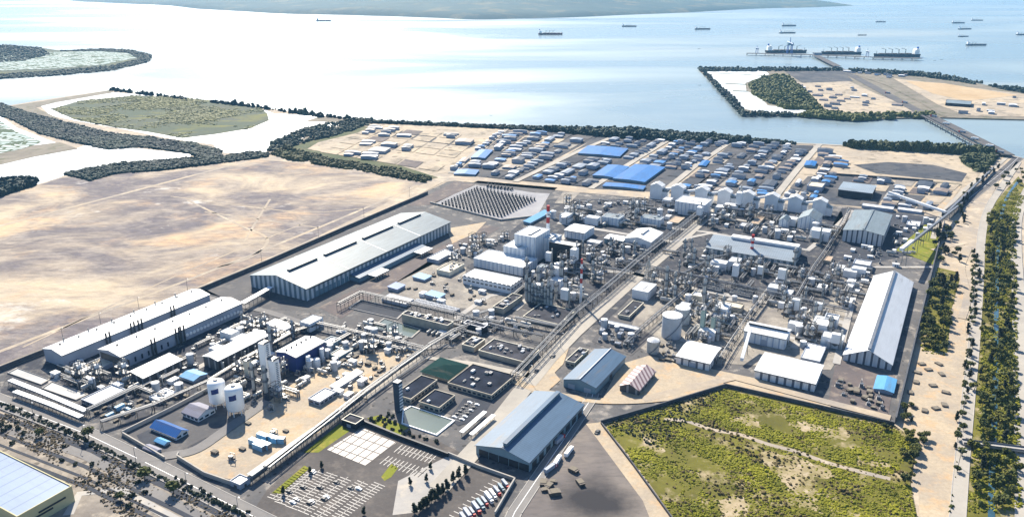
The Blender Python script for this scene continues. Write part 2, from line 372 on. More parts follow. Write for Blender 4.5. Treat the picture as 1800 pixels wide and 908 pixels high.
# sandy yard lower left
flat('sand_yard', [(312,803),(395,757),(480,700),(560,640),(640,622),(735,612),(735,620),(640,692),(560,760),(470,812),(424,846),(360,832)], CREAM, 3*Z)
flat('service_pad', [(215,762),(385,680),(440,712),(395,752),(292,805)], ASPH, 4*Z)
flat('tarmac_pad', [(240,765),(262,755),(285,770),(270,783),(248,778)], DARK, 5*Z)
flat('front_lot', [(440,905),(470,860),(600,742),(640,735),(770,775),(900,840),(830,1000),(600,1000)], groundm('car_lot', (.115,.105,.10), (.085,.078,.076), (.16,.14,.125), .03, .35, .4), 4*Z); flat('gate_plaza', [(700,845),(790,800),(835,815),(770,850),(735,900),(690,905)], CONC, 5*Z)
flat('front_grass', [(534,795),(597,745),(615,757),(560,795)], GRASS, 5*Z); flat('front_grass_strip', [(478,866),(535,818),(545,823),(492,868)], GRASS, 5*Z)
flat('garden_grass', [(645,735),(668,729),(718,752),(700,762)], GRASS, 5*Z); flat('verge_grass', [(825,785),(840,783),(842,804),(808,800)], GRASS, 5*Z)
flat('lawn_strip', [(655,745),(668,738),(712,764),(706,770)], GRASS, 6*Z); flat('side_lawn', [(688,815),(700,822),(688,838),(676,845),(670,838)], GRASS, 5*Z)
flat('office_lot', [(700,690),(770,660),(925,665),(860,740),(800,730),(735,712)], ASPH, 4*Z); flat('avenue_plaza', [(905,672),(950,630),(985,605),(1000,612),(990,640),(975,655),(985,668),(960,690),(930,690)], CREAM, 7*Z); flat('office_parking', [(790,735),(815,700),(870,698),(845,738),(805,748)], DARK, 5*Z)
PTSQ = [(575,790),(637,752),(697,778),(642,818)]
t = NT('paving_slabs'); br = t.n.new('ShaderNodeTexBrick'); br.offset = 0; br.inputs['Scale'].default_value = 1
for k, v in (('Brick Width', 6.2), ('Row Height', 8.5), ('Mortar Size', .45)): br.inputs[k].default_value = v
br.inputs['Color1'].default_value = (.62,.58,.54,1); br.inputs['Color2'].default_value = (.56,.52,.48,1); br.inputs['Mortar'].default_value = (.12,.11,.10,1)
t.t.links.new(t.scale((1,1,1), AZ), br.inputs['Vector']); SLAB = t.done(br.outputs['Color'], .8, .2)
flat('paved_plaza', PTSQ, SLAB, 6*Z)
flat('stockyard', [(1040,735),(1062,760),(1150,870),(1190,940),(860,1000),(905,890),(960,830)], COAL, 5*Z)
flat('stock_track', [(1030,745),(1055,742),(1110,800),(1190,905),(1230,980),(1170,980),(1130,880)], CREAM, 6*Z)
BUSHP = [(1060,747),(1275,682),(1573,748),(1612,775),(1600,850),(1615,925),(1600,1000),(1230,1000),(1180,905),(1110,805)]
flat('scrub_field', BUSHP, SCRUB, 7*Z)
SANDP = groundm('patchy_sand', (.42,.34,.22), (.17,.15,.035), (.46,.38,.27), .05, .3, .4)
CLEAR = [[(1395,735),(1440,742),(1500,760),(1490,772),(1430,765),(1390,750)],[(1330,786),(1385,800),(1425,812),(1460,826),(1470,842),(1430,838),(1425,870),(1450,905),(1405,890),(1385,850),(1340,815)],[(1130,770),(1150,765),(1165,790),(1150,800)],[(1290,730),(1340,742),(1335,752),(1280,742)],[(1255,880),(1300,870),(1320,900),(1270,930)],[(1500,800),(1560,812),(1565,822),(1505,815)]]
def ragged(pts, amp=2.2, k=9):
    P = [G(*p) for p in pts]; out = []
    for i in range(len(P)):
        for j in range(k): q = P[i].lerp(P[(i+1) % len(P)], j/k); out.append(q+Vector((noise.noise(q*.12)*amp*2+noise.noise(q*.5)*amp, noise.noise(q*.12+Vector((7,3,1)))*amp*2+noise.noise(q*.5+Vector((1,5,2)))*amp, 0)))
    return out
for c_ in CLEAR: flat('scrub_clearing', ragged(c_), SANDP, 7*Z+.03, world=True)
ribbon('scrub_path', [(1168,738),(1205,740),(1250,755),(1300,764),(1350,781),(1400,794),(1450,812),(1500,826),(1565,842)], 4, SAND, 8*Z, True)
flat('east_sand', [(1575,745),(1645,470),(1690,470),(1700,620),(1690,760),(1682,960),(1620,960),(1610,800)], CREAM, 3*Z)
flat('substation_yard', [(762,357),(835,326),(968,338),(945,378),(900,386),(870,386)], groundm('pale_gravel', (.34,.34,.35), (.26,.26,.28), None, .03, .4, .15), 4*Z)
flat('substation_bank', [(830,322),(840,318),(980,330),(968,340),(940,339)], ASPH, 5*Z); flat('substation_apron', [(715,362),(800,319),(835,324),(760,360)], MAUVE, 4*Z)
flat('pale_apron', [(975,357),(990,337),(1020,338),(1000,358)], PALE, 4*Z)
flat('far_crossroad', [(770,322),(790,305),(900,318),(1140,342),(1140,349),(900,328),(800,318)], SAND, 5*Z)
# water basins and pools
def basin(pts, wm, label, name='settling_basin', cat='basin', wall=CONC):
    P = [G(*p) for p in pts]; c = sum(P, Vector())/len(P); e = empty(name, c, 0, label, cat)
    m = MB(); n = len(P)
    for i in range(n):
        p, q = P[i]-c, P[(i+1) % n]-c; pi, qi = p*.94, q*.94
        zz = 1.0
        m.quad((p.x,p.y,zz),(q.x,q.y,zz),(qi.x,qi.y,zz),(pi.x,pi.y,zz)); m.quad((p.x,p.y,0),(q.x,q.y,0),(q.x,q.y,zz),(p.x,p.y,zz)); m.quad((pi.x,pi.y,zz),(qi.x,qi.y,zz),(qi.x,qi.y,.3),(pi.x,pi.y,.3))
    m.build('rim', wall, e)
    w = MB(); w.quad(*[tuple((p-c)*.95+Vector((0,0,.45))) for p in P][::-1]); 
    w.build('water', wm, e); return e
SETTLE = plain('settling_water', (.36,.36,.35), .35, .03, .3)
basin([(13,656),(30,647),(88,668),(73,677)], SETTLE, 'pale settling basin nearest the field wall, left of the second basin')
basin([(73,683),(91,671),(156,694),(134,704)], SETTLE, 'pale settling basin beside the low flat white roof')
basin([(651,577),(675,560),(741,580),(724,595)], PONDW, 'dark cooling pool in front of the long tan equipment block')
basin([(612,542),(634,527),(716,546),(699,562)], DARK, 'dark walled pit between the pipe bridge and the tan block')
basin([(708,722),(722,714),(800,740),(768,766),(706,745)], PONDW, 'pale shallow pool with white edge beside the leaning slab tower', 'reflecting_pool', 'pool', WHITE)
# ---- roads
def road(name, pts, w, mat, z, smooth=True, line=True, kerb=True, edge=False):
    ribbon(name, pts, w, mat, z, smooth)
    if line:
        m = MB(); ribbon('', pts, .35, WHITE, z+.05, smooth, m, 0, None); struct('road_marking', m, WHITE)
    if kerb:
        m = MB()
        P = path(pts, smooth)
        for sgn in (-1, 1):
            for i in range(len(P)-1):
                d = (P[i+1]-P[i]).normalized(); nn = Vector((d.y,-d.x,0))*sgn*(w/2+.25); u = nn.normalized()*.25
                p, q = P[i]+nn, P[i+1]+nn
                for s_ in (1,):
                    a1, a2, b1, b2 = p-u, p+u, q-u, q+u; h = Vector((0,0,z+.13))
                    m.quad(a1+h, b1+h, b2+h, a2+h); m.quad(a2, a2+h, b2+h, b2); m.quad(a1, b1, b1+h, a1+h)
        struct('kerb', m, CONC)
road('avenue', [(860,1000),(905,900),(925,870),(1040,700),(1043,690)], 8, ROAD, 8*Z, False)
road('central_avenue', [(770,860),(862,760),(915,690),(965,630),(1010,585),(1060,540),(1130,478),(1190,428),(1245,378),(1300,345)], 14, RCONC, 9*Z, False, False, False)
road('front_road', [(-200,615),(0,705),(150,762),(240,805),(330,850),(440,905),(560,965)], 13, ROAD, 8*Z, False)
road('gate_road', [(240,808),(300,800),(345,790),(395,757),(470,705)], 9, ROAD, 9*Z, True, False, False)
road('field_road', [(-60,672),(60,625),(200,570),(350,510),(470,460),(600,404),(700,358),(790,312)], 9, SAND, 7*Z, False, False, False)
road('inner_road', [(350,520),(470,548),(600,590),(740,612),(800,607)], 8, ROAD, 9*Z, False, False, False)
road('cross_road', [(905,670),(960,690),(1060,705),(1170,700),(1260,680),(1275,677)], 8, CREAM, 10*Z, True, False, False)
road('south_field_road', [(1130,702),(1290,664),(1450,706),(1565,735)], 8, SAND, 11*Z, False, False, False)
road('office_road', [(640,700),(745,628),(830,640),(930,660)], 8, RCONC, 9*Z, False, False, False)
road('east_road', [(1790,285),(1760,330),(1738,365),(1726,410),(1720,500),(1712,600),(1702,700),(1692,800),(1682,920),(1675,1000)], 8, RCONC, 8*Z, True, False)
road('highway', [(1850,290),(1812,325),(1790,375),(1786,430),(1790,520),(1794,620),(1798,720),(1803,920)], 10, RCONC, 8*Z, True, False)
road('port_road', [(1790,277),(1765,300),(1730,328),(1690,360),(1660,384)], 14, ASPH, 8*Z, True)
road('conveyor_road', [(1775,272),(1745,298),(1700,330),(1655,378),(1640,420)], 6, RCONC, 9*Z, True, False, False)
road('east_track', [(1640,440),(1700,430),(1690,470),(1700,520),(1690,560)], 7, SAND, 9*Z, True, False, False)
road('plant_cross_street', [(980,470),(1110,480),(1220,508),(1340,530),(1440,556),(1490,570)], 8, CONC, 9*Z, False, False, False)
road('plant_back_street', [(980,392),(1180,425),(1250,410),(1420,440),(1470,400),(1500,370)], 8, CONC, 10*Z, False, False, False)
road('east_wall_street', [(1470,640),(1500,520),(1530,470),(1640,470)], 6, CONC, 10*Z, False, False, False)
ribbon('canal', [(1790,318),(1768,352),(1757,400),(1753,470),(1751,560),(1750,660),(1747,760),(1743,850),(1742,1000)], 3.6, sea_mat('canal_water', (.03,.07,.10), .12, False), 9*Z, True)
flat('verge', [(1740,365),(1790,310),(1812,340),(1790,400),(1794,560),(1800,920),(1690,920),(1712,700),(1722,560),(1730,430)], SCRUB, 4*Z)
flat('east_verge', [(1655,392),(1700,350),(1745,300),(1760,310),(1735,360),(1722,420),(1716,560),(1700,740),(1688,900),(1680,900),(1692,700),(1700,560),(1690,470),(1640,470)], SAND, 4*Z)
flat('east_green', [(1580,435),(1625,395),(1655,395),(1640,465),(1575,440)], GRASS, 5*Z); flat('east_scrub', [(1648,470),(1690,480),(1672,545),(1665,620),(1625,615),(1618,575)], SCRUB, 5*Z)
flat('front_verge', [(-200,668),(0,726),(150,785),(300,858),(440,930),(300,1100),(-500,900)], SCRUBD, 5*Z)
ribbon('side_road', [(-200,700),(60,768),(150,800),(300,880),(420,945)], 7, ROAD, 6*Z+.03); ribbon('side_road', [(120,905),(140,868),(210,860),(330,925)], 6, CONC, 6*Z+.05)
for i, (o, w) in enumerate(((8,4),(26,2.5),(40,3),(60,2),(75,3))):
    ribbon('drain', [(-200,640+o*.9),(0,722+o),(150,780+o),(300,852+o),(440,923+o)], w, DARK if i != 1 else MAUVE, 6*Z+.02*i)
# ---- far industrial estate
def L(pts, mat, name='estate_lot', z=2): flat(name, pts, mat, z*.08)
L([(472,272),(520,245),(650,216),(870,225),(882,230),(790,302),(740,312),(640,298)], FARSAND)
L([(482,270),(560,240),(640,222),(660,226),(560,250),(540,262),(700,290),(770,312),(745,318),(640,300)], FARVEG, 'green_embankment', 3)
L([(640,235),(720,245),(820,262),(840,255),(700,230)], FARLOT, 'estate_lot', 3)
L([(893,230),(1060,236),(1010,262),(905,318),(800,306)], FARLOT); L([(910,238),(970,240),(940,256),(900,250)], FARSAND, 'estate_lot', 3)
L([(1050,240),(1185,245),(1040,330),(915,318),(1010,265)], FARLOT); L([(880,290),(900,272),(955,266),(960,272),(920,293)], FARSAND, 'estate_lot', 3)
L([(1195,247),(1280,250),(1165,338),(1045,332)], FARLOT); L([(1290,250),(1430,256),(1355,348),(1175,340)], FARLOT); L([(1300,256),(1330,258),(1215,335),(1185,335)], FARLOT, 'estate_lot', 3)
L([(1260,300),(1380,310),(1350,347),(1200,342)], FARLOT, 'estate_lot', 3)
L([(1445,256),(1640,265),(1740,275),(1735,290),(1690,345),(1655,375),(1480,362),(1365,350)], FARSAND); L([(1420,310),(1560,310),(1600,345),(1590,370),(1380,352)], FARLOT, 'estate_lot', 3)
L([(1560,285),(1640,290),(1700,305),(1690,320),(1540,305),(1500,290)], FARLOT, 'estate_lot', 4); L([(1590,320),(1690,328),(1660,370),(1600,350)], CREAM, 'sand_pad', 5)
L([(1685,275),(1755,272),(1735,300),(1720,303),(1690,285)], FARVEG, 'green_plot', 6)
for pts in ([(893,226),(840,265),(792,305)], [(1075,242),(1020,265),(905,320)], [(1180,244),(1120,280),(1038,332)], [(1286,249),(1225,290),(1163,340)], [(1440,255),(1400,300),(1360,350)]):
    ribbon('estate_road', pts, 10, RCONC, 1.0)
ribbon('estate_road', [(650,215),(560,240),(470,272)], 12, MUD, .6); ribbon('estate_road', [(880,226),(1060,232),(1250,245),(1440,254),(1640,264)], 9, RCONC, .7)
ribbon('estate_road', [(1440,305),(1560,312),(1690,325)], 8, MUD, .7)
# ---- mangrove lagoons on the left
def W(pts, z=.25, name='lagoon', mat=None): flat(name, pts, mat or LAGOON, z)
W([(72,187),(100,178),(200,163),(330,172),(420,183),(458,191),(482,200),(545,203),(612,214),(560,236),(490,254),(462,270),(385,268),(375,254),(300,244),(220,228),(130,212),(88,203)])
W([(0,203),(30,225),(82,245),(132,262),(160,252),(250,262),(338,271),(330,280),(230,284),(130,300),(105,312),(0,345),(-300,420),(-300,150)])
flat('mangrove_island', [(90,192),(140,178),(240,168),(330,173),(400,180),(455,188),(470,200),(473,212),(440,226),(380,236),(320,243),(260,232),(200,224),(130,210)], MANG, .6)
flat('mud_bank', [(0,268),(60,256),(105,250),(138,262),(60,276),(0,290),(-200,330),(-200,300)], MUD, .5); flat('mud_spit', [(535,214),(560,206),(650,208),(665,214),(600,232),(480,262),(462,275),(475,262),(560,234),(612,215)], MUD, .6)
flat('mud_dyke', [(-100,215),(0,190),(100,174),(195,159),(200,163),(100,180),(60,190),(20,200)], MUD, .6); flat('mud_dyke', [(15,190),(60,188),(110,212),(105,216)], MUD, .7)
# left island
flat('left_island', [(-300,70),(0,79),(60,82),(100,88),(170,87),(230,89),(262,95),(266,100),(258,107),(200,121),(100,130),(0,137),(-300,150)], MANG, -.5, 2)
PONDS = NT('fish_ponds'); brk = PONDS.n.new('ShaderNodeTexBrick'); brk.inputs['Scale'].default_value = .016
brk.inputs['Color1'].default_value = (.5,.55,.55,1); brk.inputs['Color2'].default_value = (.38,.48,.48,1); brk.inputs['Mortar'].default_value = (.07,.10,.05,1); brk.inputs['Mortar Size'].default_value = .05
dn = PONDS.n.new('ShaderNodeVectorMath'); nz = PONDS.n.new('ShaderNodeTexNoise'); nz.inputs['Scale'].default_value = .01
PONDS.t.links.new(PONDS.tc.outputs['Object'], nz.inputs['Vector']); dn.operation = 'MULTIPLY_ADD'; dn.inputs[1].default_value = (60,60,0)
PONDS.t.links.new(nz.outputs['Color'], dn.inputs[0]); PONDS.t.links.new(PONDS.tc.outputs['Object'], dn.inputs[2]); PONDS.t.links.new(dn.outputs[0], brk.inputs['Vector'])
pm = PONDS.mix(PONDS.math('GREATER_THAN', PONDS.noise(.02, 5), .56), brk.outputs['Color'], (.06,.09,.05)); PONDM = PONDS.done(pm, .85, .08)
flat('fish_ponds', [(-200,100),(90,92),(170,90),(235,94),(240,102),(180,114),(90,121),(-200,132)], PONDM, .2); flat('fish_ponds', [(-200,195),(0,212),(28,232),(75,250),(40,262),(0,270),(-200,300)], PONDM, .8)
# right island and port
flat('right_island', [(1228,122),(1340,121),(1440,121),(1480,123),(1520,121),(1560,122),(1600,130),(1680,140),(1800,161),(2000,195),(2000,214),(1800,210),(1640,206),(1560,208),(1500,211),(1450,207),(1400,203),(1305,201)], MUD, 0, 3)
flat('port_lot', [(1385,145),(1490,142),(1540,165),(1630,200),(1560,203),(1460,196),(1425,178)], FARSAND, .4); flat('port_lot', [(1570,138),(1640,146),(1800,166),(2000,196),(2000,208),(1700,204),(1650,185)], FARSAND, .4)
flat('port_lot', [(1380,126),(1480,124),(1500,143),(1410,146)], FARLOT, .5); flat('port_sand', [(1590,142),(1660,147),(1790,168),(1700,178),(1640,165)], groundm('orange_sand', (.42,.30,.17), (.5,.38,.24), None, .01, .06, .3), .6)
W([(1240,126),(1345,124),(1352,131),(1310,146),(1312,160),(1335,170),(1350,186),(1420,191),(1430,199),(1340,198),(1310,192),(1290,175)], .3); flat('island_green', [(1318,150),(1345,136),(1385,135),(1400,150),(1425,170),(1445,195),(1380,192),(1345,178),(1322,165)], FARVEG, .6)
for a in ([(1255,129),(1300,131),(1352,134)], [(1275,147),(1312,149)], [(1288,160),(1315,161)]): ribbon('lagoon_dyke', a, 12, FARVEG, .7)
road('island_road', [(1470,118),(1520,145),(1570,172),(1625,202)], 26, ASPH, .8, False, False, False); road('island_side_road', [(1500,130),(1560,150),(1620,180),(1660,205)], 10, MUD, .9, False, False, False)
# ================================================================ BUILDINGS
def rectwall(m, x0, y0, x1, y1, h, ridge=None, rh=0, pos=.5, par=0):
    """four outside walls, gable ends included"""
    if ridge == 'y':
        xm = x0+(x1-x0)*pos
        m.quad((x0,y0,0),(x1,y0,0),(x1,y0,h),(xm,y0,h+rh),(x0,y0,h)); m.quad((x1,y1,0),(x0,y1,0),(x0,y1,h),(xm,y1,h+rh),(x1,y1,h))
        m.quad((x1,y0,0),(x1,y1,0),(x1,y1,h),(x1,y0,h)); m.quad((x0,y1,0),(x0,y0,0),(x0,y0,h),(x0,y1,h))
    elif ridge == 'x':
        ym = y0+(y1-y0)*pos
        m.quad((x0,y1,0),(x0,y0,0),(x0,y0,h),(x0,ym,h+rh),(x0,y1,h)); m.quad((x1,y0,0),(x1,y1,0),(x1,y1,h),(x1,ym,h+rh),(x1,y0,h))
        m.quad((x0,y0,0),(x1,y0,0),(x1,y0,h),(x0,y0,h)); m.quad((x1,y1,0),(x0,y1,0),(x0,y1,h),(x1,y1,h))
    else:
        h += par
        for a, b in (((x0,y0),(x1,y0)),((x1,y0),(x1,y1)),((x1,y1),(x0,y1)),((x0,y1),(x0,y0))):
            m.quad((a[0],a[1],0),(b[0],b[1],0),(b[0],b[1],h),(a[0],a[1],h))
def slab(m, a, b, c, d, t=.3):
    up = Vector((0,0,t)); a, b, c, d = map(Vector, (a, b, c, d))
    m.quad(a+up, b+up, c+up, d+up); m.quad(d, c, b, a)
    for p, q in ((a,b),(b,c),(c,d),(d,a)): m.quad(p, q, q+up, p+up)
def house(e, W, Ln, h, roof, wm, rm, rh=None, pos=.5, vent=None, doors=0, wins=None, units=0, ov=.6, par=.9, pcol=None, seams=0, vm=None, skyl=0, vents=0, gutter=True, rcol=None):
    m = MB()
    if rh is None: rh = (W if roof == 'gy' else Ln)*.5*.14
    if roof in ('gy', 'gx'):
        rectwall(m, 0, 0, W, Ln, h, roof[1], rh, pos); m.build('wall', wm, e)
        r = MB()
        if roof == 'gy':
            xm = W*pos; z0 = h+.05; k0 = rh/xm*ov; k1 = rh/(W-xm)*ov
            slab(r, (-ov,-ov,z0-k0), (xm,-ov,z0+rh), (xm,Ln+ov,z0+rh), (-ov,Ln+ov,z0-k0)); slab(r, (xm,-ov,z0+rh), (W+ov,-ov,z0-k1), (W+ov,Ln+ov,z0-k1), (xm,Ln+ov,z0+rh))
        else:
            ym = Ln*pos; z0 = h+.05; k0 = rh/ym*ov; k1 = rh/(Ln-ym)*ov
            slab(r, (-ov,-ov,z0-k0), (W+ov,-ov,z0-k0), (W+ov,ym,z0+rh), (-ov,ym,z0+rh)); slab(r, (-ov,ym,z0+rh), (W+ov,ym,z0+rh), (W+ov,Ln+ov,z0-k1), (-ov,Ln+ov,z0-k1))
        rf = r.build('roof', rm, e)
        def rz(x, y): return h + .35 + (rh*(x/(W*pos) if x < W*pos else (W-x)/(W-W*pos)) if roof == 'gy' else rh*(y/(Ln*pos) if y < Ln*pos else (Ln-y)/(Ln-Ln*pos)))
        if gutter:
            g = MB()
            if roof == 'gy':
                for x in (-ov-.25, W+ov+.02): g.box(x, -ov, h-.55, x+.25, Ln+ov, h-.2)
            else: g.box(-ov, -ov-.27, h-.55, W+ov, -ov-.02, h-.2)
            g.build('gutter', STEEL, e)
    elif roof == 'mono':
        m.quad((0,0,0),(W,0,0),(W,0,h),(0,0,h+rh)); m.quad((W,Ln,0),(0,Ln,0),(0,Ln,h+rh),(W,Ln,h)); m.quad((W,0,0),(W,Ln,0),(W,Ln,h),(W,0,h)); m.quad((0,Ln,0),(0,0,0),(0,0,h+rh),(0,Ln,h+rh)); m.build('wall', wm, e)
        r = MB(); k = rh/W*ov; slab(r, (-ov,-ov,h+rh+k+.05),(W+ov,-ov,h-k+.05),(W+ov,Ln+ov,h-k+.05),(-ov,Ln+ov,h+rh+k+.05)); rf = r.build('roof', rm, e)
        def rz(x, y): return h+.35+rh*(1-x/W)
    elif roof == 'hip':
        rectwall(m, 0, 0, W, Ln, h); m.build('wall', wm, e)
        r = MB(); o = 1.5; z = h+.05; c = (W*.5, Ln*.5, h+rh); q = [(-o,-o,z),(W+o,-o,z),(W+o,Ln+o,z),(-o,Ln+o,z)]
        for i in range(4): r.quad(q[i], q[(i+1) % 4], c)
        r.quad(*q[::-1]); rf = r.build('roof', rm, e)
        def rz(x, y): return h+.4
    else:
        rectwall(m, 0, 0, W, Ln, h, par=par); m.build('wall', wm, e)
        r = MB(); r.box(.25,.25,h-.4,W-.25,Ln-.25,h); rf = r.build('roof', rm, e)
        if par > 0:
            c = MB(); z = h+par; k = min(.35, W*.03)+.12
            for q in ((-.15,-.15,W+.15,k),(-.15,Ln-k,W+.15,Ln+.15),(-.15,k+.002,k,Ln-k-.002),(W-k,k+.002,W+.15,Ln-k-.002)): c.box(q[0],q[1],z-.25,q[2],q[3],z+.12)
            c.build('parapet', pcol or wm, e)
        def rz(x, y): return h
    if vent:   # list of (x0,x1,y0,y1,height)
        for vx0, vx1, vy0, vy1, vh in vent:
            v = MB(); zb = min(rz(vx0, vy0), rz(vx1, vy1), rz(vx0, vy1), rz(vx1, vy0))-.3; zt = max(rz((vx0+vx1)/2, (vy0+vy1)/2), zb)+vh
            v.box(vx0, vy0, zb, vx1, vy1, zt-.25); o = v.build('ridge_ventilator', vm or DSTEEL, e)
            v = MB(); v.box(vx0-.4, vy0-.4, zt-.25, vx1+.4, vy1+.4, zt); v.build('ventilator_cap', rcol or rm, o)
    if seams:
        for i in range(1, seams+1):
            y = Ln*i/(seams+1); s = MB()
            for a, b in ((0, W*pos), (W*pos, W)):
                z0, z1 = rz(a+.01, y), rz(b-.01, y)
                slab(s, (a, y-.5, z0+.03), (b, y-.5, z1+.03), (b, y+.5, z1+.03), (a, y+.5, z0+.03), .12)
            s.build('roof_joint', WHITE, e)
    if doors:
        for i in range(doors):
            dw = min(5.5, W*.28); dh = min(5.5, h*.62); x = W*(i+.5)/doors-dw/2
            d = MB(); d.box(x, -.18, 0, x+dw, -.004, dh); d.build('door', GREYW if wm is not GREYW else DSTEEL, e)
        n = max(1, int(Ln/30))
        for i in range(n):
            dw = min(5, Ln*.2); dh = min(5, h*.6); y = Ln*(i+.5)/n-dw/2
            d = MB(); d.box(W+.004, y, 0, W+.18, y+dw, dh); d.build('door', DSTEEL, e)
    if wins:   # (z0,z1,n): window strips on the two near faces
        for z0, z1, n in wins:
            k = max(1, int(W/n))
            for i in range(k):
                d = MB(); x = W*(i+.18)/k; d.box(x, -.12, z0, x+W/k*.64, -.004, z1); d.build('window', GLASS, e)
            k = max(1, int(Ln/n))
            for i in range(min(k, 40)):
                d = MB(); y = Ln*(i+.18)/k; d.box(W+.004, y, z0, W+.12, y+Ln/k*.64, z1); d.build('window', GLASS, e)
    for i in range(units):
        x, y = random.uniform(.12, .8)*W, random.uniform(.1, .85)*Ln; a, b, c = random.uniform(1.2, 3), random.uniform(1.5, 4), random.uniform(.9, 2)
        u = MB(); u.box(x, y, h, x+a, y+b, h+c); u.bar((x+a/2, y+b/2, h+c), (x+a/2, y+b/2, h+c+.3), .5, k=8); u.build('air_conditioner', (TANKM, STEEL, CONC)[i % 3], e)
    for i in range(skyl):
        y = Ln*(i+.5)/skyl; s = MB()
        for a, b in ((W*.06, W*.46), (W*.56, W*.95)):
            z0, z1 = rz(a, y), rz(b, y); slab(s, (a, y-.6, z0+.02), (b, y-.6, z1+.02), (b, y+.6, z1+.02), (a, y+.6, z0+.02), .08)
        s.build('skylight', SKYP, e)
    for i in range(vents):
        y = Ln*(i+.5)/vents; x = W*.42; s = MB(); z = rz(x, y); s.lathe([(.5,z-.3),(.5,z+.5),(.9,z+.6),(.9,z+1.1),(.1,z+1.5)], 10, x, y); s.build('roof_fan', DSTEEL, e)
    return rz
BL = {}
def bld(name, label, cat, Lp, Bp, Rp, hp, roof, wm, rm, auto=False, W=None, Ln=None, group=None, h=None, **k):
    h = h or hgt(Bp[0], Bp[1], Bp[1]+hp)
    pl, pb, pr = G(*Lp, h), G(*Bp, h), G(*Rp, h)
    if auto:
        y = (pr-pb); y.z = 0; y.normalize(); x = Vector((y.y, -y.x, 0))
    else: x, y = B, A
    W = W or max(2.5, (pb-pl).dot(x)); Ln = Ln or max(2.5, (pr-pb).dot(y))
    o = pb - x*W; o.z = 0
    if 'vent' in k and k['vent']: k['vent'] = [(a*W, b*W, c*Ln, d*Ln, e_) for a, b, c, d, e_ in k['vent']]
    k.setdefault('par', min(.9, h*.15))
    e = empty(name, o, math.atan2(x.y, x.x), label, cat, group)
    rz = house(e, W, Ln, h, roof, wm, rm, **k)
    OCC.append((o, x, y, W, Ln)); BL[label] = (e, W, Ln, h, rz); return e, W, Ln, h
# ---- the long hall
e, W_, L_, H_ = bld('production_hall', 'very long pale grey hall with striped walls beside the bare field', 'factory hall', (437.8,484.4),(538,508),(791,390), 21, 'gy', W_STRIPE, R_PALE, rh=7, seams=3, vent=[(.49,.53,.06,.22,1.6),(.49,.53,.27,.47,1.6),(.49,.53,.52,.73,1.6),(.49,.53,.78,.95,1.6)])
m = MB(); slab(m, (W_+.1, L_*.25, H_*.52), (W_+13, L_*.25, H_*.38), (W_+13, L_*.72, H_*.38), (W_+.1, L_*.72, H_*.52), .3); m.build('side_roof', R_BLUEG, e)
m = MB(); m.box(W_+.1, L_*.252, 0, W_+12.5, L_*.718, H_*.36); m.build('side_annex', BLUEGW, e)
m = MB(); m.box(W_+.02, L_*.02, H_*.86, W_+.5, L_*.72, H_*.90); m.build('crane_girt', DSTEEL, e)
for a in (.3, .62):
    c = empty('loading_canopy', (0,0,0), 0); c.parent = e
    m = MB(); slab(m, (W_+14, L_*a, H_*.4), (W_+24, L_*a, H_*.36), (W_+24, L_*(a+.09), H_*.36), (W_+14, L_*(a+.09), H_*.4), .4); m.build('canopy_roof', WHITEC, c)
    for i in range(6):
        y = L_*(a+.005+.016*i); m = MB(); m.bar((W_+23.4, y, 0), (W_+23.4, y, H_*.35), .4); m.build('canopy_post', PIPE, c)
for i in range(9):
    y = L_*(.05+.025*i); m = MB(); m.box(W_+.01, y, 0, W_+.2, y+4, 6); m.build('door', BLUEGW, e)
# ---- two long sheds by the field wall
def flues(e, W, L, h, ys):
    for y in ys:
        f = MB()
        for dy in (0, 3.2): f.bar((W+1.2, L*y+dy, 0), (W+1.2, L*y+dy, h+4.5), .75, k=10); f.box(W+.02, L*y+dy-.3, h*.6, W+1, L*y+dy+.3, h*.6+.5)
        f.build('flue', DSTEEL, e)
e, W_, L_, H_ = bld('long_shed', 'long white roofed shed with plain grey walls right against the field', 'shed', (74.4,613),(109,624.5),(370,518), 22, 'gy', GREYW, R_WHITE, rh=2.6, vents=9)
flues(e, W_, L_, H_, (.26, .42, .47, .7)); 
for i in range(6): m = MB(); m.bar((W_*.2, L_*(.1+.15*i), H_), (W_*.2, L_*(.1+.15*i), H_+5), .5); m.build('roof_stack', STEEL, e)
e, W_, L_, H_ = bld('long_shed', 'long white roofed shed with open end bay and rows of wall fans', 'shed', (174.4,613),(212,627),(423,532), 22, 'gy', GREYW, R_WHITE, rh=2.4, vents=7)
flues(e, W_, L_, H_, (.22, .41, .45))
m = MB(); m.box(1.5, -.2, H_*.3, W_-1.5, -.01, H_*.86); m.build('end_opening', DSTEEL, e)
for i in range(16):
    y = L_*(.5+.03*i); m = MB(); m.bar((W_, y, H_*.45), (W_+.9, y, H_*.45), 1.5, k=14); m.build('wall_fan', WHITEC, e)
for i in range(7): m = MB(); m.box(W_+.01, L_*(.04+.05*i), 2, W_+.15, L_*(.04+.05*i)+1.6, 6); m.build('window', GLASS, e)
bld('annex_building', 'low white annex standing in front of the shed with the open end bay', 'building', (143,643),(169,651),(199,637), 6, 'flat', GREYW, R_CREAM, units=3)
bld('open_shed', 'white roofed open sided shed between the long sheds and small blue roof', 'shed', (230,656.7),(252,664.5),(320,632), 13, 'mono', W_OPEN, R_WHITE, rh=2)
bld('utility_hut', 'small hut with blue grey roof left of the two white silos', 'hut', (318,660),(340,669),(360,655.5), 5, 'gx', GREYW, R_SKY, rh=1.5)
bld('store_building', 'low flat white roofed store behind the long white pipe covers', 'building', (142,702),(165.5,711),(224,685.5), 7, 'flat', GREYW, R_WHITE, wins=[(1.5,3,4)])
bld('store_building', 'small cluttered white store left of the grey gabled workshop', 'building', (270,693),(280,704),(315,691), 6, 'flat', WHITEC, R_WHITE, units=6)
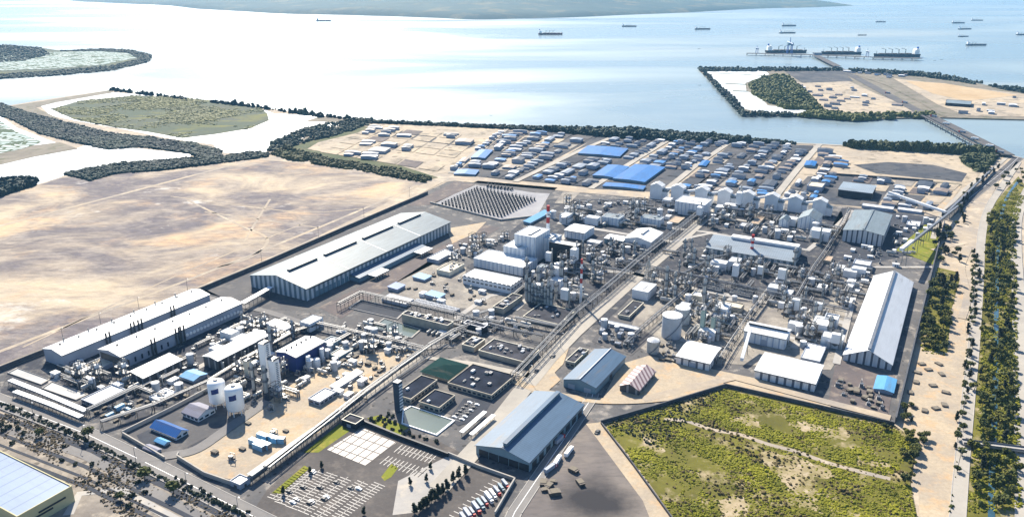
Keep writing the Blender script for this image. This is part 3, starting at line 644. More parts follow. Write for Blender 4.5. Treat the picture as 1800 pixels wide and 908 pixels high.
e, W_, L_, H_ = bld('process_hall', 'white roofed open sided hall behind the tall twin towers', 'process hall', (360,624),(383,634),(481,589), 17, 'gy', W_OPEN, R_WHITE, rh=1.5, units=0)
for i in range(5): m = MB(); m.bar((W_+2, L_*(.05+.2*i), 0), (W_+2, L_*(.05+.2*i), H_*.8), .9, k=10); m.build('side_duct', PIPE, e)
bld('store_building', 'plain white box building up against the inner road, beyond the navy hall', 'building', (470,569),(500,580),(519,572), 9, 'mono', WHITEC, R_WHITE, rh=1, doors=1)
e, W_, L_, H_ = bld('compressor_hall', 'navy blue walled hall under a white roof with dotted fans', 'factory hall', (486.7,617),(520,628),(573,601), 27, 'gy', NAVYW, R_WHITE, rh=1.8, vents=6, pos=.5)
for y in (.3, .78): m = MB(); m.bar((W_+3, L_*y, 0), (W_+3, L_*y, H_*.85), 1.9, k=14); m.build('silencer', WHITEC, e)
for y in (.48,): m = MB(); m.lathe([(3.2,0),(3.2,6),(2.6,7.2),(.2,8)], 16, W_+6, L_*y); m.build('intake_tank', WHITEC, e)
bld('annex_building', 'low white annex attached to the far end of the navy hall', 'building', (567,600),(583,606),(597,595.6), 9, 'flat', BLUEGW, R_WHITE, units=2)
bld('shelter', 'small white roofed shelter beside the navy hall', 'building', (582,621),(596,628),(616,612), 6, 'flat', BLUEGW, R_CREAM)
# lower left service plot
bld('workshop', 'grey roofed workshop with a round driveway below the silos', 'workshop', (321,723),(348,734),(377,717), 8, 'gx', WHITEC, R_MAUVE, rh=3, wins=[(1,2.5,4)])
bld('workshop', 'long dark blue roofed workshop below the grey gabled one', 'workshop', (270,747),(309,768),(331,756), 6, 'gx', WHITEC, R_BLUE, rh=3, wins=[(1,2.5,4)])
bld('carport', 'pale blue roofed carport beside the tarmac square', 'carport', (273,773.5),(289,781),(302,777), 4, 'gx', GREYW, R_SKY, rh=.9)
bld('carport', 'pale grey roofed carport nearest the front road hedge', 'carport', (253,786),(273,795),(283,789), 4, 'gx', GREYW, R_MAUVE, rh=.9)
bld('gatehouse', 'small white gatehouse at the near end of the covered pipeway', 'gatehouse', (404,845),(422,852.5),(441,841), 8, 'flat', GREYW, R_WHITE, doors=1)
bld('site_office', 'white site office with grey walls on the sandy yard', 'office', (542,700),(562,707),(591,688), 7, 'flat', GREYW, R_WHITE, wins=[(1,2.4,4)])
bld('site_shelter', 'long narrow white roof stretching along the sandy yard', 'shelter', (582,679),(591,683),(642,655), 5, 'mono', GREYW, R_WHITE, rh=.8)
bld('gatehouse', 'dark flat roofed gatehouse at the corner of the bright lawn', 'gatehouse', (603,736),(625,746),(641,736), 9, 'flat', BLACKW, R_DGREY, pcol=CREAMP, doors=1)
# offices
bld('pavilion', 'square pavilion with dark green pyramid roof', 'pavilion', (748,648),(788,665.5),(829,644), 6, 'hip', TAN, R_GREEN, rh=3)
bld('office_building', 'largest dark flat roofed office block, beside the green pyramid roof', 'office', (793,668),(864,695),(911,661), 8, 'flat', TAN, R_DARK, units=9, par=.5, wins=[(1,2.6,4)])
bld('office_building', 'mid sized dark flat roofed office next to the leaning slab tower', 'office', (705.5,684),(722,702),(767,667), 8, 'flat', TAN, R_DARK, units=1, par=.5, wins=[(1,2.6,4)])
bld('office_building', 'smallest dark flat roofed office behind the pale pool', 'office', (740,703),(772,717),(797,694), 9, 'flat', TAN, R_DARK, units=1, par=.5, wins=[(1,2.6,4)])
# the blue grey warehouse and neighbours
e, W_, L_, H_ = bld('warehouse', 'big blue grey warehouse with one long ridge ventilator', 'warehouse', (837.8,781),(930,812.4),(1027,711.3), 17, 'gy', BLUEGW, R_BLUEG, rh=4.5, vent=[(.485,.545,.03,.97,2.2)], vm=BLUEGW)
for i in range(5): m = MB(); m.box(W_*(.06+.19*i), -.2, 0, W_*(.06+.19*i)+7, -.01, 5.2); m.build('door', BLACKW, e)
for i in range(8): m = MB(); y = L_*(.05+.12*i); m.box(W_+.01, y, 0, W_+.2, y+6, 4.6); m.build('door', BLACKW, e)
bld('small_office', 'small tan flat roofed building on the central avenue, left of the two part blue roof', 'office', (995.5,632.5),(1010,638),(1033,614.5), 8, 'flat', TAN, R_DGREY, units=3, pcol=CREAMP, wins=[(1,2.5,4)])
e, W_, L_, H_ = bld('workshop', 'blue roofed workshop in two roof halves beside the pink striped shed', 'workshop', (990,667),(1047,681),(1098,626), 13, 'gy', BLUEGW, R_BLUEG, rh=3.5, pos=.5, doors=2)
m = MB(); slab(m, (W_*.5, -.7, H_+3.95), (W_*.52, -.7, H_+3.95), (W_*.52, L_+.6, H_+3.95), (W_*.5, L_+.6, H_+3.95), .5); m.build('ridge_cap', WHITEC, e)
e, W_, L_, H_ = bld('striped_shed', 'small shed with pink and white striped roof on the sand', 'shed', (1091,676),(1123,686),(1152,652), 9, 'gy', W_OPEN, stripem('roof_pink_stripe', (.62,.52,.50), (.24,.15,.16), 5.5, .55), rh=3.5)
# white sheds on the right
bld('white_shed', 'medium white shed with striped walls beside the pale tank yard pile', 'shed', (1190,624),(1247,639),(1266.7,611), 13, 'gx', W_STRIPEW, R_WHITEX, rh=1.2, pos=.6, doors=1)
bld('white_shed', 'large white shed with striped front facing the sandy strip and scrub field', 'shed', (1326.7,651),(1433,674.5),(1449,642), 14, 'gx', W_STRIPEW, R_WHITEX, rh=1.2, pos=.6)
bld('white_shed', 'tall white shed with blue striped walls and dark ridge slot', 'shed', (1307,583),(1381,596),(1389,579), 19, 'gx', W_STRIPEB, R_WHITEX, rh=2.5, vent=[(.03,.97,.44,.56,1.4)], doors=1)
bld('white_canopy', 'low flat white roof behind the big striped white shed', 'shelter', (1409,625),(1441,635.5),(1454,609), 5, 'flat', GREYW, R_WHITE, par=.3)
bld('equipment_house', 'narrow white and blue striped box near the big ridged storage hall', 'building', (1450,557),(1472,563.5),(1478,555.5), 16, 'flat', W_STRIPEB, R_WHITE, units=2)
e, W_, L_, H_ = bld('storage_hall', 'steep ridged storage hall, one slope white and one blue grey', 'storage hall', (1484,620),(1567.8,641),(1606.4,496), 10, 'gy', W_STRIPEG, roofm('roof_silver', (.60,.63,.66), 2.4, .5, 'Y', .15), rh=8.5)
m = MB(); m.box(W_*.5-1.2, 1, H_+8.6, W_*.5+1.2, L_-1, H_+9.6); m.build('ridge_conveyor', STEEL, e)
bld('canopy_building', 'bright blue roofed canopy beside the storage hall front', 'shelter', (1537,680),(1570,690),(1577,667), 5, 'gy', GREYW, R_SKY, rh=1.2)
# tanks yard neighbours
bld('switch_house', 'white cube building on the avenue beside the pipework towers', 'building', (1113,507),(1139,514),(1156.7,500), 15, 'flat', WHITEC, R_WHITE, vent=[(.45,.55,.3,.7,.5)], par=.3)
bld('control_building', 'low tan building with dark roof below the white cube', 'building', (1088,551),(1105.5,557),(1131,532), 5, 'flat', TAN, R_DGREY, units=3, pcol=CREAMP)
bld('cover_building', 'long narrow white building across the end of the utility yard', 'building', (1057,561),(1122,580),(1128,576), 5, 'flat', GREYW, R_WHITE, par=.2)
bld('store_building', 'small flat white block at the back of the pale tank yard', 'building', (1216,517),(1236,523),(1245,516), 9, 'flat', CREAMP, R_WHITE)
bld('store_building', 'cream flat roofed block behind the dark vessels', 'building', (1264,533),(1302,543),(1311,535), 9, 'flat', TAN, R_CREAM)
# behind: north part
bld('machine_hall', 'white gabled hall with short ridge vent, on the avenue', 'factory hall', (1101,416),(1144,426),(1166.7,409), 13, 'gy', WHITEC, R_WHITE, rh=3.5, vent=[(.46,.53,.3,.8,1)], doors=2)
bld('packing_house', 'tall white box with blue vertical stripes in front of the tower row', 'building', (1189,352),(1239,361),(1248,350), 22, 'flat', W_STRIPEB, R_WHITE, vent=[(.2,.9,.4,.5,.5)], par=.4)
bld('bagging_house', 'pale blue gabled house with vertical strips, last below the tower row', 'building', (1406,380),(1438,389),(1447,377), 17, 'gy', W_STRIPEB, R_PALE, rh=6)
bld('small_house', 'small pale blue gabled house left of the bigger gabled one', 'building', (1371,385),(1385,389),(1389,383), 14, 'gy', W_STRIPEB, R_PALE, rh=4)
e, W_, L_, H_ = bld('raw_material_hall', 'broad grey roofed hall with bright white monitor behind the striped stack', 'factory hall', (1241,435),(1393,460),(1398,434), 11, 'gx', W_STRIPE, R_PALEX, rh=7, pos=.55, vent=[(.22,1.0,.5,.68,2.6)], vm=WHITEC, rcol=R_WHITEX)
bld('twin_roof_hall', 'pale blue hall with a valley between two roof halves, top right of plant', 'factory hall', (1483,403),(1553,414),(1570,378), 20, 'gy', W_STRIPEG, R_PALE, rh=3.2, vent=[(.47,.51,.02,.98,.8)])
bld('flat_hall', 'wide low hall with pale blue flat roof beyond the twin roof hall', 'factory hall', (1473,334),(1533,340),(1538,326), 12, 'gx', BLACKW, R_PALEX, rh=.8)
bld('store_building', 'small white roofed store left of the pale blue flat hall, in the estate', 'building', (1419,326),(1445,330),(1449,322), 8, 'flat', GREYW, R_CREAM)
bld('store_building', 'white block south of the twin roof hall', 'building', (1500,462),(1529,468),(1534,460), 8, 'flat', GREYW, R_WHITE)
bld('small_depot', 'small white roofed depot right of the twin roof hall', 'building', (1594,392),(1616,398),(1620,390), 5, 'flat', GREYW, R_WHITE, units=2)
bld('long_store', 'long narrow white roof between the twin roof hall and the flat hall', 'building', (1515,361),(1570,368),(1572,364), 5, 'flat', GREYW, R_WHITE, par=.2)
bld('long_store', 'narrow white roof right of the other narrow one, near the sand pad', 'building', (1578,367),(1620,373),(1622,369), 4, 'flat', GREYW, R_WHITE, par=.2)
# power block
e, W_, L_, H_ = bld('turbine_hall', 'white turbine hall with ribbed walls stepping up to the boiler house', 'turbine hall', (832,454),(919,471),(936,453), 15, 'flat', W_STRIPEB, R_WHITE, par=.4)
bld('front_annex', 'lower white annex with window band in front of the turbine hall', 'building', (817,483),(898,503),(911,488), 14, 'flat', WHITEC, R_WHITE, par=.4, wins=[(4,5.5,5),(8,9.5,5)])
bld('boiler_house', 'first white step of the boiler house behind the turbine hall', 'boiler house', (885.5,432),(921,439),(942,420), 27, 'flat', W_STRIPEB, R_WHITE, par=.4, vent=[(.55,.65,.15,.85,1.2)])
bld('boiler_house', 'tallest white step of the boiler house beside the striped chimney', 'boiler house', (907,410),(941,418),(962,402), 46, 'flat', W_STRIPEB, R_WHITE, par=.4, vent=[(.55,.65,.15,.85,1.2)])
bld('boiler_house', 'white ribbed tower part right of the tallest step, by the dark hall', 'boiler house', (957,418),(973,422),(981,412), 36, 'flat', W_STRIPEB, R_WHITE, par=.4, vent=[(.4,.6,.15,.85,1.2)])
bld('dark_boiler_hall', 'tall near black boiler hall with a thin pale roof edge', 'boiler house', (966,425),(1014,434),(1021,428), 34, 'flat', BLACKW, R_WHITE, par=.3)
bld('filter_house', 'white topped filter house on legs among the dark vessels', 'filter house', (969,490),(984,495),(992,489), 22, 'flat', W_STRIPEB, R_WHITE, par=.3)
bld('filter_house', 'grey topped filter block behind the front annex, left of the one on legs', 'filter house', (945,468),(957,471),(961,465), 26, 'flat', GREYW, R_PALE, par=.3)
bld('workshop', 'white roofed workshop behind the near black boiler hall', 'workshop', (994,403),(1027,410),(1040,398), 13, 'gx', W_STRIPEB, R_WHITE, rh=1)
bld('store_building', 'small white gabled store next to the avenue machine hall', 'building', (1063,418),(1095,424),(1101,416), 9, 'gx', BLUEGW, R_WHITE, rh=.8)
bld('store_building', 'narrow white roof between the workshop and the gabled store', 'building', (1032,424),(1053,428),(1057,423), 6, 'flat', GREYW, R_WHITE, par=.2)
bld('transfer_house', 'pale blue slender roof running back from the striped chimney', 'building', (922,389),(932,392),(962,371), 4, 'mono', BLUEGW, R_SKY, rh=1)
bld('coal_store', 'grey blue striped block behind the avenue machine hall', 'building', (1060,379),(1088,385),(1094,378), 13, 'flat', W_STRIPEB, R_PALE, par=.3, units=2)
bld('coal_store', 'grey blue striped block next to the packing house, left', 'building', (1128,380),(1160,387),(1166,381), 13, 'flat', W_STRIPEB, R_PALE, par=.3, units=2)
bld('yard_roof', 'tan flat roof square below the packing house', 'shelter', (1176,388),(1192,392),(1201,382), 4, 'flat', TAN, R_TANR, par=.2)
bld('yard_roof', 'tan flat roof square in the middle of the north yard', 'shelter', (1320,391),(1333,394),(1343,381), 4, 'flat', TAN, R_TANR, par=.2)
bld('yard_roof', 'white flat roof piece next to the tan square in the north yard', 'shelter', (1301,395),(1319,399),(1324,394), 5, 'flat', GREYW, R_WHITE, par=.2)
bld('cross_shelter', 'tan roof square by the cross street left of the white block', 'shelter', (1448,456),(1460,459),(1465,451), 5, 'flat', TAN, R_TANR, par=.2)
# white yard
bld('yard_shed', 'small bright blue roofed shed on the white yard', 'shed', (685,503),(698,508.5),(713,501), 5, 'mono', GREYW, R_BLUE, rh=.7)
bld('yard_shed', 'pale blue roofed shed at the back of the white yard', 'shed', (729,485),(746,491.5),(761,485.5), 4, 'mono', GREYW, R_SKY, rh=.7)
bld('yard_shed', 'pale blue roofed shed at the front of the white yard', 'shed', (751,516),(771,523.5),(784,517), 6, 'mono', GREYW, R_SKY, rh=.7)
bld('long_store', 'white roofed long store with a dark slot behind the rows of coolers', 'building', (672,523),(713,534),(724,525), 6, 'flat', GREYW, R_WHITE, vent=[(.1,.9,.4,.5,.3)], par=.2)
bld('equipment_block', 'long tan equipment block with crowded roof behind the dark cooling pool', 'building', (699,557),(787,573),(792,565), 14, 'flat', TAN, R_DGREY, units=22, pcol=CREAMP)
bld('equipment_block', 'tan block with roof ducts below the front annex', 'building', (870,537),(884.5,543.5),(913,519), 9, 'flat', TAN, R_DGREY, units=10, pcol=CREAMP)
bld('flat_block', 'tan flat block with dark split roof, right along the pipe bridge and avenue', 'building', (922,554),(982,570.5),(1000,543.5), 6, 'flat', TAN, R_DGREY, units=7, pcol=CREAMP)
bld('flat_block', 'tan flat block with dark cluttered roof nearest the offices', 'building', (842,615),(922,637),(942,614), 8, 'flat', TAN, R_DGREY, units=16, pcol=CREAMP)
bld('equipment_block', 'small tan block with crowded roof left of the dark cluttered flat block', 'building', (814,604),(833,611),(846.7,595), 8, 'flat', TAN, R_DGREY, units=8, pcol=CREAMP)
bld('sign_house', 'near black canopy house where two pipe bridges meet', 'building', (815,567),(850,576),(857,571), 11, 'flat', BLACKW, R_DARK, par=.3, pcol=WHITEC)
bld('tan_annex', 'cream annex with cluttered roof left of the turbine hall', 'building', (768,474),(790,479),(814,464), 7, 'flat', CREAMP, R_CREAM, units=8)
bld('tan_annex', 'white roofed annex between the long hall and the cream one', 'building', (752,453),(770,458),(797,441), 6, 'flat', GREYW, R_WHITE)
# giant roof at lower left corner
e, W_, L_, H_ = bld('warehouse', 'huge pale blue roof with yellow tan walls cut by the photo corner', 'warehouse', (-260,830),(30,908),(122,852), 0, 'flat', plain('yellow_wall', (.50,.46,.27), .8, .08, .15), roofm('roof_ice_blue', (.25,.32,.46), 9, .4, 'X', .12), h=11, W=190, par=.4)
for y in (.1, .35): m = MB(); m.box(W_+.01, L_*y, 3.2+8*y, W_+.4, L_*(y+.5), 4.2+8*y); m.build('wall_louvre', BLACKW, e)
# estate blue roofs
FB = 'blue roofed sheds of the far estate'
for (l, b, r, hp, lab) in (((1046,305),(1080,312),(1106,293),4,'left of the two large bright blue roofs in the far estate'),((1083,310),(1133,320),(1169,294),4,'right and larger of the two large bright blue roofs in the far estate'),
    ((1018,268),(1089,275),(1104,261),3,'wide bright blue roof near the shore trees of the estate'),((831,274),(852,278),(866,264),3,'small bright blue roof beside the leftmost estate road'),
    ((1062,324),(1130,333),(1135,327),3,'thin blue roof strip in front of the larger bright blue roof'),((1228,290),(1240,292),(1248,283),2,'small turquoise blue roof beside the fourth estate road'),
    ((1414,290),(1432,292),(1436,284),4,'small bright blue roof right of the rightmost estate road'),((800,303),(835,307),(842,299),3,'light blue roof at the near corner of the leftmost estate block')):
    bld('estate_shed', lab, 'shed', l, b, r, hp, 'gy', BLUEGW, R_FARBLUE, auto=True, rh=1, gutter=False)
bld('port_warehouse', 'dark walled warehouse with pale roof alone on the port island', 'warehouse', (1662,181),(1707,184),(1704,178), 5, 'flat', BLACKW, R_PALE, auto=False, Ln=60, par=.3)
# ================================================================ PLANT EQUIPMENT
def hbase(px, py): return G(px, py)
RZ = -AZ   # plant grid heading
def thing(name, label, cat, px, py, rz=None, group=None): return empty(name, G(px, py), RZ if rz is None else rz, label, cat, group)
def tank(label, px, pytop, pybase, rpx, name='storage_tank', mat=TANKM, dome=.18, rail=True, cat='tank'):
    c = G(px, pybase); r = (G(px+rpx, pybase)-c).length; h = hgt(px, pytop, pybase)
    c = c + Vector((c.x, c.y, 0)).normalized()*r
    e = empty(name, c, RZ, label, cat); OCC.append((c-A*r-B*r, B, A, 2*r, 2*r))
    m = MB(); m.lathe([(r,0),(r,h)], 32); m.build('shell', mat, e, True)
    m = MB(); m.lathe([(r+.15,h-.01),(r*.6,h+dome*r*.55),(r*.15,h+dome*r),(.01,h+dome*r+.1)], 32); m.build('tank_roof', WHITEC, e, True)
    if rail:
        m = MB(); k = 20
        for i in range(k): 
            t0, t1 = 2*math.pi*i/k, 2*math.pi*(i+1)/k
            p, q = Vector((r*math.cos(t0), r*math.sin(t0), h)), Vector((r*math.cos(t1), r*math.sin(t1), h)); u = Vector((0,0,1.2)); m.bar(p, p+u, .07, k=4); m.bar(p+u, q+u, .07, k=4)
        m.build('railing', STEEL, e)
        m = MB()
        for i in range(14): t0, t1 = .15*i-1.9, .15*(i+1)-1.9; m.bar(((r+.6)*math.cos(t0),(r+.6)*math.sin(t0),h*i/14), ((r+.6)*math.cos(t1),(r+.6)*math.sin(t1),h*(i+1)/14), .35, k=4)
        m.build('stair', STEEL, e)
    return e, r, h
tank('big grey storage tank with white roof, front one of the pair', 1179, 560, 598, 17.5)
tank('grey storage tank partly hidden behind the bigger one of the pair', 1198, 545, 572, 13)
tank('pale cone roofed tank standing alone above the pink striped shed', 1147, 602, 623, 11, mat=PIPE, dome=.4)
def silo(label, px, py0, py1, r):
    c = G(px, py1+10); h = hgt(px, py0, py1+10)
    e = empty('silo', c, RZ, label, 'silo'); OCC.append((c-A*r-B*r, B, A, 2*r, 2*r))
    z0 = h*.2
    m = MB(); m.lathe([(.5,z0-2.2),(r*.55,z0-1.2),(r*.9,z0-.2),(r,z0+.9),(r,h-2.4),(r*.9,h-1.3),(r*.6,h-.4),(.05,h)], 28); m.build('shell', WHITE, e, True)
    for i in range(6):
        t = i*math.pi/3; m = MB(); m.bar((r*.85*math.cos(t), r*.85*math.sin(t), 0), (r*.85*math.cos(t), r*.85*math.sin(t), z0+1), .35); m.build('leg', WHITEC, e)
    m = MB()  # blue painted panel wrapped on the shell
    for i in range(5):
        a0, a1 = -1.35+.17*i, -1.35+.17*(i+1)
        zz0, zz1 = h*.58, h*.76
        m.quad(((r+.05)*math.cos(a0),(r+.05)*math.sin(a0),zz0+.05*i*h*.2),((r+.05)*math.cos(a1),(r+.05)*math.sin(a1),zz0+.05*(i+1)*h*.2),((r+.05)*math.cos(a1),(r+.05)*math.sin(a1),zz1+.05*(i+1)*h*.2),((r+.05)*math.cos(a0),(r+.05)*math.sin(a0),zz1+.05*i*h*.2))
    m.build('logo_panel', NAVYW, e)
    m = MB(); m.lathe([(1.6,h-.6),(1.6,h+.7),(.1,h+.8)], 12); m.build('manhole', STEEL, e)
silo('white silo on legs with navy panel, the left and farther of two', 385, 667, 703, 6.2)
silo('white silo on legs with navy panel, the right and nearer of two', 416, 677, 717, 6.2)
def boxtower(label, px, py0, py1, w, d, mat=WHITE, name='process_tower', cap=True):
    h = hgt(px, py0, py1); e = thing(name, label, 'tower', px, py1); OCC.append((G(px, py1)-B*w/2, B, A, w, d))
    m = MB(); m.box(-w/2, 0, 0, w/2, d, h); m.build('shell', mat, e)
    m = MB(); m.box(-w/2-.5, -.5, h, w/2+.5, d+.5, h+.4); 
    for q in (-w/2-.4, w/2+.3): m.box(q, -.5, h+.4, q+.1, d+.5, h+1.6)
    m.build('top_platform', STEEL, e)
    m = MB(); n = int(h/1.5)
    for i in range(n): m.box(w/2+.02, d*.3, i*1.5, w/2+.7, d*.7, i*1.5+.2)
    m.build('ladder', STEEL, e); m = MB(); m.bar((-w/2-.5, d*.4, 0), (-w/2-.5, d*.4, h*.9), .45, k=8); m.build('riser_pipe', PIPE, e)
    return e
boxtower('tallest white box tower of the twin towers beside the silos', 467, 604, 679, 6.3, 6)
boxtower('shorter white box tower in front of the tallest twin tower', 482, 633, 689, 5.6, 5.5)
boxtower('stubby cream tower left of the white twin towers', 434, 634, 662, 4.5, 4.5, CREAMP)
boxtower('slim pale green upright panel tower in the pale tank yard', 1232, 545, 588, 3, 6, plain('pale_green', (.42,.52,.45), .6, .2, .2))
boxtower('short pale green panel tower right of the slim one in the tank yard', 1251, 557, 588, 3, 5, plain('pale_green', (.42,.52,.45), .6, .2, .2))
h = hgt(698, 672, 724); e = thing('slab_tower', 'tall dark blue slab tower leaning over the pale pool', 'tower', 698, 724)
m = MB(); m.quad((-2,0,0),(2.2,0,0),(2.2,0,h),(-2.6,0,h)); m.quad((2.2,0,0),(2.2,5,0),(2.2,5,h),(2.2,0,h)); m.quad((2.2,5,0),(-2,5,0),(-2.6,5,h),(2.2,5,h)); m.quad((-2,5,0),(-2,0,0),(-2.6,0,h),(-2.6,5,h)); m.quad((-2.6,0,h),(2.2,0,h),(2.2,5,h),(-2.6,5,h)); m.build('shell', plain('slab_blue', (.03,.06,.10), .4, .2, .3), e)
for i in range(9): m = MB(); m.box(2.21, .6, 1.5+i*h/10, 2.6, 4.4, 2.7+i*h/10); m.build('louvre', WHITEC, e)
def chimney(label, px, py0, py1, r, bands, name='chimney', top=None):
    h = hgt(px, py0, py1); e = thing(name, label, 'chimney', px, py1)
    n = bands
    for i in range(n):
        z0, z1 = h*(.35+.65*i/n), h*(.35+.65*(i+1)/n); m = MB(); m.bar((0,0,z0), (0,0,z1), r*(1-.25*z0/h), r*(1-.25*z1/h), 16); m.build('red_band' if (n-i) % 2 else 'white_band', RED if (n-i) % 2 else WHITE, e, False)
    m = MB(); m.bar((0,0,0), (0,0,h*.35), r, r*.91, 16); m.build('shaft', WHITEC, e)
    m = MB(); m.lathe([(r*1.5,h*.8),(r*1.5,h*.8+.4),(r*.7,h*.8+.4)], 14); m.build('platform', STEEL, e)
chimney('tall red and white striped chimney beside the white boiler house', 962.5, 361, 438, 2.3, 5)
chimney('slim red and white striped mast in front of the near black boiler hall', 1020.5, 455, 532, 1.3, 6)
chimney('red and white striped stack standing before the broad grey roofed hall', 1320, 412, 452, 2.1, 5)
# --- lattice flare / mast
def lattice(label, px, py0, py1, w, name='lattice_tower'):
    h = hgt(px, py0, py1); e = thing(name, label, 'tower', px, py1); m = MB()
    n = 7
    def c(i, k): s = w*(1-.8*i/n)/2; return Vector(((-s, s, s, -s)[k], (-s, -s, s, s)[k], h*i/n))
    for i in range(n):
        for k in range(4): m.bar(c(i,k), c(i+1,k), .28, k=4); m.bar(c(i,k), c(i+1,(k+1)%4), .2, k=4); m.bar(c(i+1,k), c(i+1,(k+1)%4), .2, k=4)
    m.build('frame', PIPE, e); m = MB(); m.bar((0,0,0), (0,0,h+4), .6, k=8); m.build('stack', PIPE, e)
lattice('pale lattice flare tower behind the white cube building', 1138, 458, 500, 8)
# ---------------------------------------------------------------- pipe racks
def rack(label, pts, z, w, n=5, name='pipe_rack', cover=False, seg=9, cat='pipe rack', mat=PIPE):
    P = path(pts); c = P[0].copy(); c.z = 0; e = empty(name, c, 0, label, cat); fr = MB(); pm = [MB() for _ in range(n)]; dk_ = MB(); cv = MB()
    for i in range(len(P)-1):
        p, q = P[i]-c, P[i+1]-c; d = (q-p); Lg = d.length; d.normalize(); nn = Vector((d.y,-d.x,0)); up = Vector((0,0,1))
        k = max(1, int(Lg/seg))
        for j in range(k+1):
            b = p+d*(Lg*j/k)
            for s in (-1, 1): fr.bar(b+nn*s*w/2, b+nn*s*w/2+up*(z+.3), .22, k=4)
            fr.bar(b-nn*w/2+up*z, b+nn*w/2+up*z, .22, k=4)
            if z > 6: fr.bar(b-nn*w/2+up*z*.6, b+nn*w/2+up*z*.6, .2, k=4)
        for s in range(n):
            o = -w/2+.4+(w-.8)*s/max(1, n-1); r = random.choice((.2, .28, .4)); zz = z+.25+r if s % 3 or z < 6 else z*.6+.5
            pm[s].bar(p+nn*o+up*zz, q+nn*o+up*zz, r, k=6)
        for s in (-1, 1): fr.bar(p+nn*s*w/2+up*z, q+nn*s*w/2+up*z, .2, k=4)
        if cover:
            a, b = p+nn*w*.6, q+nn*w*.6; a2, b2 = p-nn*w*.6, q-nn*w*.6; slab(cv, a2+up*(z+1.6), a+up*(z+1.6), b+up*(z+1.6), b2+up*(z+1.6), .25)
    fr.build('frame', RUST if not cover else STEEL, e)
    for s in range(n): pm[s].build('pipe', mat if s % 2 else STEEL, e)
    if cover: cv.build('cover', cover, e)
rack('long elevated pipe rack running beside the central avenue to the back', [(905,672),(1010,560),(1060,520),(1120,468),(1190,412),(1240,372)], 8, 7, 6)
rack('elevated pipe rack crossing behind the white cube to the storage hall', [(1090,468),(1180,487),(1260,504),(1345,523),(1440,545),(1490,556)], 7, 6, 5)
rack('pipe rack climbing from the lone cone tank to the cross rack', [(1098,612),(1150,566),(1190,532),(1228,497),(1270,462)], 6, 5, 5)
rack('pipe rack along the left side of the tall blue striped shed', [(1265,640),(1290,600),(1320,556),(1345,523)], 6, 5, 4)
rack('pipe rack along the street left of the twin roof hall', [(1400,530),(1430,475),(1455,440),(1482,396),(1492,372)], 6, 5, 4)
rack('pipe bridge around the dark walled pit by the long hall', [(596,545),(635,524),(720,543),(800,562),(855,576)], 7, 5, 5)
rack('pipe rack running from the pit bridge to the sandy yard corner', [(560,578),(600,587),(680,605),(745,621)], 6, 5, 5)
rack('pipe rack along the street between sandy yard and offices', [(470,835),(560,764),(640,700),(700,656),(755,617),(800,590),(850,570)], 6, 5, 6)
rack('long grey covered pipeway from the gatehouse to the bright lawn corner', [(440,848),(520,790),(600,734)], 4, 4, 3, cover=R_PALE)
rack('pipe rack behind the twin white silos following the yard road', [(180,752),(270,722),(369,678),(430,640),(520,590),(560,578)], 5, 4, 5)
rack('pipe rack bordering the scrubby plot behind the front hedge', [(156,731),(244,689),(270,700)], 5, 4, 4)
rack('long white covered pipe run behind the two settling basins', [(20,676),(80,700),(153,731)], 3, 3.4, 3, cover=WHITEC)
rack('long white covered pipe run nearest the front road planting', [(28,696),(90,719),(145,742)], 3, 3.4, 3, cover=WHITEC)
rack('pipe rack linking the dark canopy house to the flat blocks', [(860,578),(905,590),(955,600)], 6, 4.5, 5)
rack('pipe rack in front of the tan flat block with split roof', [(905,567),(980,582),(1005,566)], 5, 4, 4)
rack('pipe rack in front of the row of pale towers', [(1140,362),(1230,371),(1330,383),(1440,398)], 8, 5, 5)
rack('pipe rack along the far side of the long striped hall yard', [(428,545),(470,521),(478,516)], 6, 5, 3, cover=WHITEC)
rack('low pipe run past the coolers towards the white yard', [(720,560),(800,571),(880,545),(930,500)], 4, 3.5, 4)
rack('elevated rack between the boiler halls and the avenue', [(985,470),(1050,480),(1110,490)], 8, 5, 5)
rack('long rack beside the dark vessels below the grey roofed hall', [(1195,492),(1250,462),(1300,452),(1380,468)], 6, 4, 5)
def conveyor(label, p, z0, q, z1, w=3.5, mat=WHITEC):
    a, b = G(*p), G(*q); e = empty('conveyor_gallery', a, 0, label, 'conveyor'); d = b-a; n = Vector((d.y,-d.x,0)).normalized()*w/2; m = MB()
    P = [Vector((0,0,z0))-n, Vector((0,0,z0))+n, d+n+Vector((0,0,z1)), d-n+Vector((0,0,z1))]; slab(m, *P, 2.8); m.build('gallery', mat, e)
    k = max(2, int(d.length/25)); m = MB()
    for i in range(1, k):
        t = i/k; c = d*t; zz = z0+(z1-z0)*t
        for s in (-1, 1): m.bar(c+n*s*1.4, c+n*s*.8+Vector((0,0,zz)), .3, k=4)
    m.build('trestle', STEEL, e)
conveyor('long inclined conveyor from port road to the storage hall', (1690,362), 3, (1598,455), 18, 2.4, STEEL)
conveyor('level conveyor crossing from the storage hall top to the junction', (1598,455), 20, (1577,478), 24)
conveyor('near level conveyor beside the port road descending to the plant', (1745,300), 3, (1662,384), 6, 2.6, STEEL)
conveyor('slanted conveyor beside the tall blue striped shed', (1303,640), 3, (1316,606), 14, 2.5)
conveyor('slanted conveyor behind the twin roof hall', (1560,352), 10, (1660,385), 8, 3)
